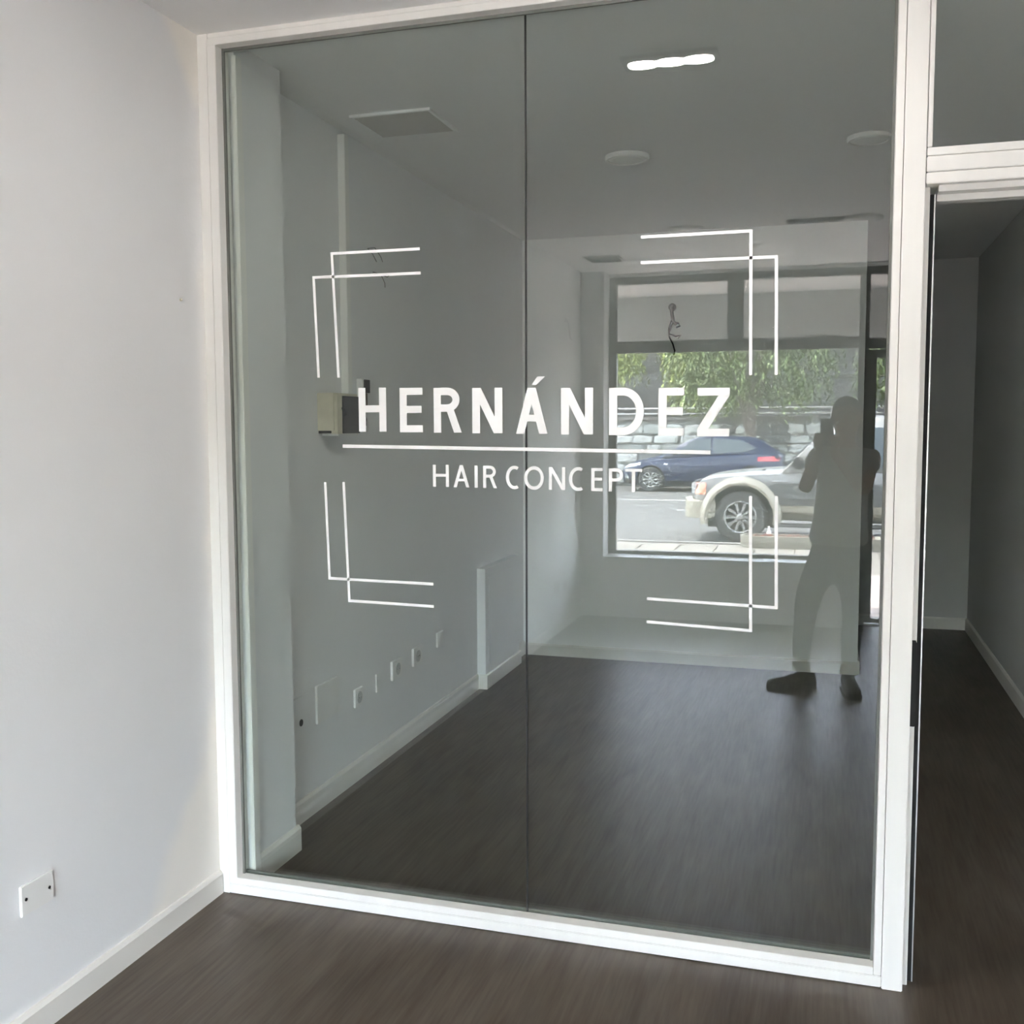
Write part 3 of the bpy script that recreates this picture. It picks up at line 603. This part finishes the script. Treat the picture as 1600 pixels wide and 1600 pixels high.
class Car:
    """local frame: front at x=0, rear at +x; +y is the side that faces the shop; z=0 road"""
    def __init__(s,name,keys,arches,loc,mbody,rot=0):
        s.o=empty(name,loc); s.o.rotation_euler.z=rot
        st=catmull(keys,6); s.st=st       # key: x, zbot, zside(mid), zshoulder, ztop, hw
        V_=[]; n=0
        for (x,zb,zm,zs,zt,hw) in st:
            half=[(hw*.86,zb),(hw*.97,zb+(zm-zb)*.35),(hw,zm),(hw*.985,zm+(zs-zm)*.6),(hw*.94,zs),(hw*.80,zs+(zt-zs)*.65),(hw*.45,zt-.004),(0,zt)]
            ring=[(x,y,z) for y,z in half]+[(x,-y,z) for y,z in half[-2::-1]]; n=len(ring); V_+=ring
        Fc=[(i*n+k,i*n+(k+1)%n,(i+1)*n+(k+1)%n,(i+1)*n+k) for i in range(len(st)-1) for k in range(n)]
        Fc+=[tuple(range(n)),tuple(range((len(st)-1)*n,len(st)*n))]
        b=MB().add(V_,Fc).build('body',mbody,None,smooth=False)
        for (ax,az,ar) in arches:
            c=MB().lathe([(ar,-3),(ar,3)],(ax,0,az),'y',40).build('cut',None,None)
            md=b.modifiers.new('arch','BOOLEAN'); md.operation='DIFFERENCE'; md.object=c; md.solver='EXACT'
        dg=bpy.context.evaluated_depsgraph_get(); me=bpy.data.meshes.new_from_object(b.evaluated_get(dg))
        b.modifiers.clear(); old=b.data; b.data=me; bpy.data.meshes.remove(old)
        for c in [q for q in bpy.data.objects if q.name.startswith('cut')]: bpy.data.objects.remove(c)
        me.polygons.foreach_set('use_smooth',[True]*len(me.polygons)); me.set_sharp_from_angle(angle=math.radians(32))
        b.parent=s.o; s.body=b
        for (ax,az,ar) in arches: MB().box(ax-ar-.03,ax+ar+.03,-.52,.52,.20,az+ar+.02).build('wheel_well',M['darkp'],s.o)
    def at(s,x):
        st=s.st; i=0
        while i<len(st)-2 and st[i+1][0]<x: i+=1
        a,b=st[i],st[i+1]; t_=min(1,max(0,(x-a[0])/max(1e-6,b[0]-a[0]))); return a+(b-a)*t_
    def side(s,x,z):
        _,zb,zm,zs,zt,hw=s.at(x); P=[(zb,.86),(zb+(zm-zb)*.35,.97),(zm,1.0),(zm+(zs-zm)*.6,.985),(zs,.94),(zs+(zt-zs)*.65,.80),(zt,.45)]
        if z<=P[0][0]: return hw*.86
        for (z0,a),(z1,b) in zip(P,P[1:]):
            if z<=z1: return hw*(a+(b-a)*(z-z0)/max(1e-6,z1-z0))
        return hw*.45
    def patch(s,name,fn,x0,x1,m,off=.006,nx=10,nz=6,parent=None,both=True,label=None):
        """fn(x)->(z0,z1): skin patch just proud of the side surface"""
        for sg in ((1,-1) if both else (1,)):
            mb=MB(); vs=[]
            for k in (0,1):
                for i in range(nx+1):
                    x=x0+(x1-x0)*i/nx; a,b=fn(x)
                    for j in range(nz+1):
                        z=a+(b-a)*j/nz; vs.append((x,sg*(s.side(x,z)+(off if k else -.01)),z))
            n=(nx+1)*(nz+1); fs=[]
            for i in range(nx):
                for j in range(nz): q=i*(nz+1)+j; fs.append((n+q,n+q+1,n+q+nz+2,n+q+nz+1))
            rim=[i*(nz+1) for i in range(nx+1)]+[nx*(nz+1)+j for j in range(1,nz+1)]+[i*(nz+1)+nz for i in range(nx-1,-1,-1)]+[j for j in range(nz-1,0,-1)]
            for a,b in zip(rim,rim[1:]+rim[:1]): fs.append((a,b,b+n,a+n))
            mb.add(vs,fs)
            o=mb.build(name,m,parent or s.o,fix=True)
            if label:o['label']=label
        return o
    def cabin(s,poly,ybelt,yroof,zb,zr,m,name='cabin'):
        """poly: closed (x,z) outline, bottom edge first two points"""
        s.cy=lambda z: ybelt+(yroof-ybelt)*(min(max(z,zb),zr)-zb)/(zr-zb)
        n=len(poly); vs=[(x,s.cy(z),z) for x,z in poly]+[(x,-s.cy(z),z) for x,z in poly]
        fs=[tuple(range(n)),tuple(range(n,2*n))[::-1]]+[(i,i+n,(i+1)%n+n,(i+1)%n) for i in range(n)]
        mb=MB().add(vs,fs); return mb.build(name,m,s.o,bevel=.02,seg=3,smooth=True)
    def pane(s,name,poly,m,off=.006,parent=None):
        for sg in (1,-1):
            mb=MB(); n=len(poly); vs=[(x,sg*(s.cy(z)+off),z) for x,z in poly]+[(x,sg*(s.cy(z)-.01),z) for x,z in poly]
            mb.add(vs,[tuple(range(n)),tuple(range(n,2*n))]+[(i,(i+1)%n,(i+1)%n+n,i+n) for i in range(n)])
            o=mb.build(name,m,parent or s.o)
        return o
    def screen(s,name,p,q,m,inset=.08,off=.008):
        (x0,z0),(x1,z1)=p,q; d=Vector((x1-x0,0,z1-z0)); L_=d.length; d.normalize(); nrm=Vector((-d.z,0,d.x)) 
        vs=[]
        for k in (off,-.004):
            for (t_,sg) in ((.06,1),(.94,1),(.94,-1),(.06,-1)):
                x=x0+(x1-x0)*t_; z=z0+(z1-z0)*t_; v=Vector((x,sg*(s.cy(z)-inset),z))+nrm*k; vs.append(v)
        return MB().add(vs,[(0,1,2,3),(7,6,5,4),(0,4,5,1),(1,5,6,2),(2,6,7,3),(3,7,4,0)]).build(name,m,s.o)

# blue hatchback: nose at x -3.15, tail at .87, near side y -23.3
hb_=Car('hatchback',[(0,.30,.42,.52,.55,.55),(.06,.22,.42,.60,.66,.70),(.30,.18,.45,.70,.77,.82),(.75,.18,.48,.78,.88,.86),(1.15,.18,.50,.84,.95,.875),(2.0,.18,.52,.88,.96,.89),(2.9,.18,.54,.93,1.0,.89),(3.5,.20,.56,.97,1.04,.87),(3.88,.26,.58,.96,1.02,.80),(4.05,.34,.60,.88,.95,.70)],
   [(.78,.32,.37),(3.28,.32,.37)],(-3.17,-24.19,ZR),M['blue'])
cabp=[(1.02,.86),(3.98,.86),(3.92,1.04),(3.52,1.32),(3.35,1.375),(2.7,1.425),(2.2,1.425),(1.85,1.375),(1.5,1.20)]
hb_.cabin(cabp,.80,.58,.90,1.42,M['blue'])
hb_.pane('front_window',[(1.42,.965),(2.28,.99),(2.28,1.375),(1.98,1.36),(1.72,1.26)],M['cglass'])
hb_.pane('rear_window',[(2.34,.99),(3.12,1.03),(3.40,1.12),(3.05,1.31),(2.34,1.375)],M['cglass'])
hb_.screen('windscreen',(1.10,.92),(1.80,1.35),M['cglass']); hb_.screen('rear_screen',(3.55,1.30),(3.93,1.05),M['cglass'])
MB().box(3.38,3.78,-.5,.5,1.355,1.385).build('roof_spoiler',M['darkp'],hb_.o,bevel=.01)
hb_.patch('front_door',lambda x:(.30,.86),1.32,2.30,M['blue'],.007); hb_.patch('rear_door',lambda x:(.30 if x<2.85 else .30+(x-2.85)*1.2,.89),2.32,3.06,M['blue'],.007)
hb_.patch('side_skirt',lambda x:(.19,.27),1.2,2.86,M['darkp'],.012); hb_.patch('shoulder_line',lambda x:(.80+.03*(x-1.2),.812+.03*(x-1.2)),1.1,3.6,M['blue'],.016,nz=2)
hb_.patch('head_lamp',lambda x:(.58+.22*x,.66+.20*x),.10,.52,M['chrome'],.010); hb_.patch('tail_lamp',lambda x:(.80,.93-.05*(3.95-x)),3.45,3.98,M['red'],.014)
hb_.patch('side_indicator',lambda x:(.70,.735),1.12,1.22,M['chrome'],.012,nx=2,nz=1)
hb_.patch('fog_lamp',lambda x:(.34,.40),.10,.20,M['chrome'],.010,nx=3,nz=2); hb_.patch('bumper_intake',lambda x:(.24,.33),.07,.34,M['darkp'],.008)
for dx in (2.12,2.94): hb_.patch('door_handle',lambda x:(.84,.862),dx,dx+.17,M['blue'],.028,nx=2,nz=1)
for sg in (1,-1):
    MB().ell((1.40,sg*.93,.99),.075,.09,.055).build('wing_mirror',M['darkp'],hb_.o,smooth=True)
    for x in (.78,3.28): wheel(hb_.o,x,sg*.77,.32,.32,.20,sg,10)
tag(hb_.o,'dark blue hatchback parked across the road by the stone wall','car')

# pale off-road car, front half in view
sv=Car('off_road_car',[(0,.42,.55,.72,.74,.60),(.05,.36,.55,.80,.84,.76),(.22,.34,.60,.92,.96,.84),(.7,.34,.66,.97,1.03,.865),(1.28,.34,.68,1.00,1.07,.87),(2.4,.32,.68,1.02,1.06,.88),(3.6,.34,.68,1.03,1.06,.88),(4.3,.40,.68,1.02,1.05,.86),(4.42,.46,.66,.95,1.0,.82)],
   [(.70,.38,.47),(3.35,.38,.47)],(.045,-13.0,ZR),M['silver'])
sv.cabin([(1.22,1.0),(4.36,1.0),(4.30,1.40),(4.18,1.78),(4.0,1.83),(2.2,1.83),(1.98,1.79)],.80,.66,1.02,1.82,M['silver'])
sv.pane('front_window',[(1.48,1.09),(2.42,1.09),(2.42,1.66),(2.06,1.66)],M['cglass']); sv.pane('rear_window',[(2.50,1.09),(3.20,1.09),(3.20,1.66),(2.50,1.66)],M['cglass']); sv.pane('quarter_window',[(3.28,1.09),(4.20,1.09),(4.14,1.64),(3.28,1.66)],M['cglass'])
sv.screen('windscreen',(1.26,1.06),(1.96,1.76),M['cglass'])
sv.patch('front_door',lambda x:(.52,1.0),1.32,2.44,M['silver'],.007); sv.patch('rear_door',lambda x:(.52,1.0),2.46,3.10,M['silver'],.007)
sv.patch('grey_side_band',lambda x:(.56,.87),1.10,2.90,M['band'],.012,label='dark grey band along the side'); sv.patch('grey_side_band',lambda x:(.60,.86),3.84,4.36,M['band'],.012)
sv.patch('lower_cladding',lambda x:(.36,.555),1.18,2.90,M['cbeige'],.016,label='champagne lower cladding')
# flared arch
for ax,nm in ((.70,'front'),(3.35,'rear')):
    for sg in (1,-1):
        mb=MB(); vs=[]; NA=22
        for i in range(NA+1):
            a=math.radians(-12+204*i/NA)
            for rr,yy in ((.462,.80),(.462,.955),(.50,.965),(.575,.93),(.585,.80)):
                vs.append((ax+rr*math.cos(a),sg*yy,.38+rr*math.sin(a)))
        fs=[(i*5+k,i*5+(k+1)%5,(i+1)*5+(k+1)%5,(i+1)*5+k) for i in range(NA) for k in range(5)]+[tuple(range(5)),tuple(range(NA*5,NA*5+5))]
        mb.add(vs,fs)
        mb.build('wheel_arch_flare',M['cbeige'],sv.o,smooth=False)
# bumper
st=catmull([(-.10,.40,.60),(-.12,.55,.64),(-.08,.80,.62),(.06,.905,.60),(.26,.93,.60)],5); vs=[]
ring=[]
def bump(sg):
    out=[]
    for (x,y,zt) in st: out.append([(x,sg*y,.36),(x,sg*y,zt),(x+.10,sg*(y-.06),zt+.01),(x+.10,sg*(y-.06),.36)])
    return out
secs=bump(-1)[::-1]+[[(-.125,0,.36),(-.125,0,.60),(-.02,0,.61),(-.02,0,.36)]]+bump(1)
for s_ in secs: vs+=s_
MB().add(vs,[(i*4+k,i*4+(k+1)%4,(i+1)*4+(k+1)%4,(i+1)*4+k) for i in range(len(secs)-1) for k in range(4)]+[(0,1,2,3),tuple(range(len(vs)-4,len(vs)))]).build('front_bumper',M['cbeige'],sv.o,bevel=.012)
sv.patch('indicator_lamp',lambda x:(.70,.86),.04,.20,M['amber'],.018,nx=4,nz=3,label='orange-red corner lamp'); 
for sg in (-1,1): MB().box(-.02,.05,sg*.56-.16,sg*.56+.16,.70,.86).build('head_lamp',M['chrome'],sv.o,bevel=.01)
MB().box(-.03,.05,-.38,.38,.68,.87).build('grille',M['darkp'],sv.o,bevel=.01)
sv.patch('side_badge_strip',lambda x:(.895,.91),1.12,1.34,M['rimm'],.016,nx=2,nz=1)
for sg in (1,-1):
    MB().box(1.22,2.95,sg*.93-.07,sg*.93+.07,.26,.31).build('side_step',M['darkp'],sv.o,bevel=.01)
    MB().box(1.20,2.92,sg*.995-.008,sg*.995+.008,.285,.30).build('step_trim',M['rimm'],sv.o)
    MB().box(1.42,1.56,sg*1.0-.10,sg*1.0+.10,1.08,1.25).build('wing_mirror',M['darkp'],sv.o,bevel=.03)
    for x in (.70,3.35): wheel(sv.o,x,sg*.79,.38,.375,.25,sg,10)
    for x in (2.20,2.95): MB().box(x,x+.16,sg*.89-.012,sg*.89+.012,.93,.96).build('door_handle',M['darkp'],sv.o,bevel=.004)
MB().lathe([(.022,0),(.022,.03),(.012,.04)],(1.0,.62,1.03),'z',12).build('washer_nozzle',M['darkp'],sv.o)
tag(sv.o,'silver and champagne off-road car with a dark side band parked by the near kerb','car')

# low concrete planter and small white post
pl=tag(empty('street_planter',(1.5,-10.9,ZP)),'low pale concrete planter with dry reddish plants on the pavement edge','planter')
prof=[(.84,-11.05),(1.0,-11.15),(2.6,-11.15),(2.6,-10.78),(1.0,-10.78),(.84,-10.90)]
def off(P,d): 
    c=(sum(p[0] for p in P)/len(P),sum(p[1] for p in P)/len(P)); return [(c[0]+(p[0]-c[0])*(1-d),c[1]+(p[1]-c[1])*(1-d*4)) for p in P]
mb=MB(); n=6
L0=[(x,y,ZP) for x,y in off(prof,.02)];L1=[(x,y,ZP+.10) for x,y in prof];L2=[(x,y,ZP+.16) for x,y in prof];L3=[(x,y,ZP+.16) for x,y in off(prof,.06)];L4=[(x,y,ZP+.11) for x,y in off(prof,.06)]
vs=L0+L1+L2+L3+L4
mb.add(vs,[(i*6+k,i*6+(k+1)%6,(i+1)*6+(k+1)%6,(i+1)*6+k) for i in range(4) for k in range(6)]+[tuple(range(6)),tuple(range(24,30))])
keep(mb.build('trough',M['concrete'],None),pl)
keep(MB().prism(off(prof,.065),'z',ZP+.112,ZP+.145).build('soil',M['soil'],None),pl)
mb=MB()
for i in range(160):
    x=random.uniform(1.0,2.5); y=-10.965+random.uniform(-.10,.10); h=random.uniform(.02,.07); a=random.uniform(0,PI)
    mb.add([(x-.015*math.cos(a),y-.015*math.sin(a),ZP+.14),(x+.015*math.cos(a),y+.015*math.sin(a),ZP+.14),(x+random.uniform(-.03,.03),y,ZP+.14+h)],[(0,1,2)])
q=keep(mb.build('dry_plants',M['plant'],None,fix=False),pl); q['kind']='stuff'
bl=tag(empty('small_bottle',(1.19,-11.32,ZP)),'small white plastic bottle standing behind the concrete planter by the car wheel','bottle')
keep(MB().lathe([(.03,0),(.032,.02),(.032,.16),(.014,.20),(.014,.215)],(1.19,-11.32,ZP+.003),'z',14).build('bottle_body',M['lens'],None,smooth=True),bl)
keep(MB().lathe([(.016,.21),(.016,.24)],(1.19,-11.32,ZP+.003),'z',12).build('cap',M['plate'],None),bl)

# ------------------------------------------------------------------ the person with the phone
BY=-3.30
def PP(x,z,y=BY):        # coordinates measured on the plane y=-3.15, carried to depth y along the same mirrored sight line
    k=(abs(y)-CY)/(3.15-CY); return Vector((CX+(x-CX)*k, y, CZ+(z-CZ)*k))
per=tag(empty('person',(2.0,BY,0)),'person in an off-white t-shirt, grey joggers and dark shoes holding up a phone','person')
def skin(name,nodes,edges,m,root=0,sub=2,label=None,parent=None,smooth_branch=.4):
    me=bpy.data.meshes.new(name); me.from_pydata([tuple(Vector(p[0])) for p in nodes],edges,[])
    o=link(name,me,m,None); md=o.modifiers.new('skin','SKIN'); md.branch_smoothing=smooth_branch; md.use_smooth_shade=True
    sv_=me.skin_vertices[0].data
    for i,p in enumerate(nodes):
        rr=p[1]; sv_[i].radius=(rr,rr) if not isinstance(rr,tuple) else rr; sv_[i].use_root=(i==root)
    ss=o.modifiers.new('sub','SUBSURF'); ss.levels=sub; ss.render_levels=sub
    dg=bpy.context.evaluated_depsgraph_get(); new=bpy.data.meshes.new_from_object(o.evaluated_get(dg)); o.modifiers.clear(); old=o.data; o.data=new; bpy.data.meshes.remove(old); new.name=name
    if not new.materials: new.materials.append(m)
    new.polygons.foreach_set('use_smooth',[True]*len(new.polygons))
    keep(o,parent or per)
    if label:o['label']=label
    return o
HX,HXc=2.015,2.012
pelvis=PP(1.985,.86); chest=PP(2.005,1.28); neck=PP(2.016,1.43)
LH=Vector((1.885,-3.02,1.462)); RH=Vector((1.948,-3.02,1.432))          # palms under the phone
Ls,Rs=PP(1.862,1.375),PP(2.150,1.375); Le,Re=PP(1.792,1.175,-3.22),PP(2.118,1.165,-3.22)
LHip,RHip=PP(1.895,.80),PP(2.050,.80)
LK,RK=PP(1.812,.46,-3.27),PP(2.075,.45,-3.27); LA,RA=PP(1.795,.10,-3.28),PP(2.060,.10,-3.26)
LA.z=.10; RA.z=.10
nodes=[(pelvis,(.100,.070)),(PP(1.99,1.0),(.105,.070)),(chest,(.110,.068)),(PP(2.012,1.385),(.080,.062)),(neck,(.050,.054)),(PP(2.014,1.475,-3.295),(.048,.054)),
  (PP(2.013,1.515,-3.285),(.050,.066)),(PP(2.012,1.565,-3.29),(.064,.082)),(PP(2.012,1.615,-3.30),(.073,.092)),(PP(2.012,1.668,-3.305),(.064,.082)),(PP(2.012,1.700,-3.31),(.034,.046)),
  (Ls,.052),(Le,.041),(Vector((1.872,-3.045,1.405)),.027),(Vector((1.868,-3.020,1.440)),.023),
  (Rs,.052),(Re,.041),(Vector((1.950,-3.05,1.395)),.027),(Vector((1.952,-3.020,1.430)),.023),
  (LHip,.055),(LK,.050),(LA,.038),(RHip,.055),(RK,.050),(RA,.038)]
edges=[(i,i+1) for i in range(10)]+[(3,11),(11,12),(12,13),(13,14),(3,15),(15,16),(16,17),(17,18),(0,19),(19,20),(20,21),(0,22),(22,23),(23,24)]
skin('body',nodes,edges,M['skin'])
# t-shirt
skin('t_shirt',[(PP(1.985,.85),(.196,.170)),(PP(1.985,.93),(.176,.150)),(PP(1.992,1.05),(.160,.130)),(PP(2.002,1.27),(.172,.132)),(PP(2.012,1.375),(.125,.100)),(PP(2.015,1.428),(.062,.062)),(PP(1.858,1.372),.075),(PP(1.815,1.275,-3.27),.066),(PP(2.155,1.372),.075),(PP(2.150,1.27,-3.27),.066)],
     [(0,1),(1,2),(2,3),(3,4),(4,5),(4,6),(6,7),(4,8),(8,9)],M['tee'],label='loose off-white t-shirt')
# joggers
LAv,RAv=Vector((LA.x,LA.y,.15)),Vector((RA.x,RA.y,.15))
skin('joggers',[(PP(1.968,.96),(.095,.065)),(PP(1.966,.92),(.115,.080)),(PP(1.964,.855),(.155,.112)),(PP(1.964,.78),(.178,.130)),(PP(1.872,.69),.106),(PP(1.826,.58,-3.29),.084),(LK,.068),(PP(1.795,.30,-3.28),.060),(LAv,.052),
     (PP(2.062,.69),.100),(PP(2.078,.58,-3.29),.080),(RK,.066),(PP(2.066,.30,-3.27),.058),(RAv,.052)],
     [(0,1),(1,2),(2,3),(3,4),(4,5),(5,6),(6,7),(7,8),(3,9),(9,10),(10,11),(11,12),(12,13)],M['jog'],root=2,label='grey cuffed jogging trousers')
for A in (LA,RA): keep(MB().lathe([(.050,0),(.054,.02),(.050,.045),(.044,.05)],(A.x,A.y,.105),'z',20).build('trouser_cuff',M['jog'],None,smooth=True),per)
def shoe(ax,ay,ang,label):
    keys=[(-.085,.030,.0,.07),(-.07,.037,.0,.095),(-.02,.040,.0,.105),(.04,.041,.0,.085),(.10,.046,.0,.066),(.15,.044,.0,.054),(.185,.030,.0,.042),(.198,.010,.0,.028)]
    st=catmull(keys,4); vs=[]; n=12
    for (x,hw,zb,zt) in st:
        for k in range(n):
            a=2*PI*k/n; vs.append((x,hw*math.copysign(abs(math.cos(a))**.8,math.cos(a)),.018+(zt-.018)*.5+(zt-.018)*.5*math.sin(a)))
    fs=[(i*n+k,i*n+(k+1)%n,(i+1)*n+(k+1)%n,(i+1)*n+k) for i in range(len(st)-1) for k in range(n)]+[tuple(range(n)),tuple(range((len(st)-1)*n,len(st)*n))]
    R_=Matrix.Translation((ax,ay,0))@Matrix.Rotation(ang,4,'Z')
    up=MB().add([R_@Vector(v) for v in vs],fs).build('shoe',M['shoe'],None,smooth=True); keep(up,per); up['label']=label
    P=[(x,hw*1.08+.003) for x,hw,_,_ in st]+[(x,-hw*1.08-.003) for x,hw,_,_ in st[::-1]]
    P=[tuple((R_@Vector((x,y,0))).xy) for x,y in P]
    so_=MB().prism(P,'z',.0,.024).build('sole',M['sole'],None,bevel=.003); so_.parent=up; so_.matrix_parent_inverse=up.matrix_parent_inverse.copy(); so_.matrix_parent_inverse=Matrix.Identity(4)
    for i in range(4):
        x=.03+i*.022; z=.088-i*.008
        lc=MB().tube([R_@Vector((x,-.026,z-.012)),R_@Vector((x+.004,0,z)),R_@Vector((x,.026,z-.012))],.0028,6).build('lace',M['jog'],up)
shoe(LA.x+.0,LA.y,math.radians(168),'dark shoe turned sideways'); shoe(RA.x,RA.y,math.radians(82),'dark shoe pointing at the glass')
# head details (face looks towards +y)
hc=PP(2.014,1.60,-3.30)
hr=MB()
n=18
for j in range(8):
    for k in range(n):
        a=2*PI*k/n; sn=math.sin(a); p0=math.radians(30*max(0,sn)**1.5-6+(-34)*max(0,-sn)); ph=p0+(PI*.5-p0)*j/7
        hr.v.append((hc.x+.083*math.cos(a)*math.cos(ph),hc.y-.006+.105*sn*math.cos(ph),hc.z+.022+.092*math.sin(ph)))
hr.f+=[(j*n+k,j*n+(k+1)%n,(j+1)*n+(k+1)%n,(j+1)*n+k) for j in range(7) for k in range(n)]
keep(hr.build('hair',M['hair'],None,smooth=True),per)['label']='short dark hair'
for sg in (-1,1):
    keep(MB().ell((hc.x+sg*.078,hc.y-.005,hc.z-.02),.010,.020,.032).build('ear',M['skin'],None,smooth=True),per)
    ey=MB().ell((hc.x+sg*.031,hc.y+.077,hc.z-.008),.012,.011,.0065).build('eye',M['eyew'],None,smooth=True); keep(ey,per)
    pu=MB().ell((hc.x+sg*.031,hc.y+.0865,hc.z-.008),.0052,.003,.0055,10,6).build('pupil',M['hair'],None,smooth=True); pu.parent=ey
    keep(MB().tube([(hc.x+sg*.012,hc.y+.090,hc.z+.014),(hc.x+sg*.03,hc.y+.089,hc.z+.020),(hc.x+sg*.050,hc.y+.078,hc.z+.012)],.0035,6).build('eyebrow',M['hair'],None),per)
keep(MB().add([(hc.x-.008,hc.y+.083,hc.z+.008),(hc.x+.008,hc.y+.083,hc.z+.008),(hc.x-.017,hc.y+.083,hc.z-.042),(hc.x+.017,hc.y+.083,hc.z-.042),(hc.x,hc.y+.094,hc.z+.004),(hc.x,hc.y+.112,hc.z-.038)],[(0,4,5,2),(1,3,5,4),(2,5,3),(0,1,4)]).build('nose',M['skin'],None,bevel=.002),per)
keep(MB().ell((hc.x,hc.y+.080,hc.z-.066),.024,.010,.007).build('mouth',M['lip'],None,smooth=True),per)
# hands: palm with thumb and four fingers each, closed on the phone
def hand(pc,sg,label):
    # pc palm centre, sg=-1 for the hand on the viewer's left in the mirror; phone back faces +y
    up=Vector((sg*-.10,.25,1)).normalized(); fw=Vector((0,1,0)); sd=Vector((1,0,0))*-sg
    wrist=pc-up*.055-fw*.03
    nodes=[(wrist,.024),(pc-up*.02-fw*.01,(.030,.018)),(pc+up*.012,(.034,.017))]
    edges=[(0,1),(1,2)]
    for k,(ln,dz) in enumerate(((.058,.018),(.066,.004),(.062,-.011),(.048,-.026))):
        b=pc+up*(.018+dz)+sd*-.012; i=len(nodes)
        nodes+=[(b,.0095),(b+fw*.022-sd*.010,.0088),(b+fw*.036+sd*ln*.40,.0082),(b+fw*.032+sd*ln*.80,.0072)]
        edges+=[(2,i),(i,i+1),(i+1,i+2),(i+2,i+3)]
    b=pc-up*.01+sd*.016-fw*.012; i=len(nodes)
    nodes+=[(b,.0125),(b+up*.028+sd*.010-fw*.004,.0105),(b+up*.052+sd*.016-fw*.0,.0088)]
    edges+=[(1,i),(i,i+1),(i+1,i+2)]
    return skin('hand',nodes,edges,M['skin'],0,1,label,smooth_branch=.2)
PHX0,PHX1=1.874,1.945; PHY0,PHY1=-2.966,-2.957
hand(Vector((1.866,-2.995,1.462)),-1,'hand on the left edge of the phone'); hand(Vector((1.953,-2.995,1.452)),1,'hand on the right edge of the phone')
ph=tag(empty('mobile_phone',(1.91,-2.96,1.43)),'dark mobile phone held upright in front of the face','phone')
keep(MB().box(PHX0,PHX1,PHY0,PHY1,1.432,1.583).build('phone_case',M['phone'],None,bevel=.003),ph)
keep(MB().box(PHX0+.004,PHX1-.004,PHY0-.0006,PHY0+.0004,1.438,1.577).build('screen',M['cglass'],None),ph)
keep(MB().box(PHX0+.006,PHX0+.018,PHY1-.0005,PHY1+.0015,1.54,1.575).build('camera_bump',M['darkp'],None,bevel=.0007),ph)
print('done',len(bpy.data.objects))
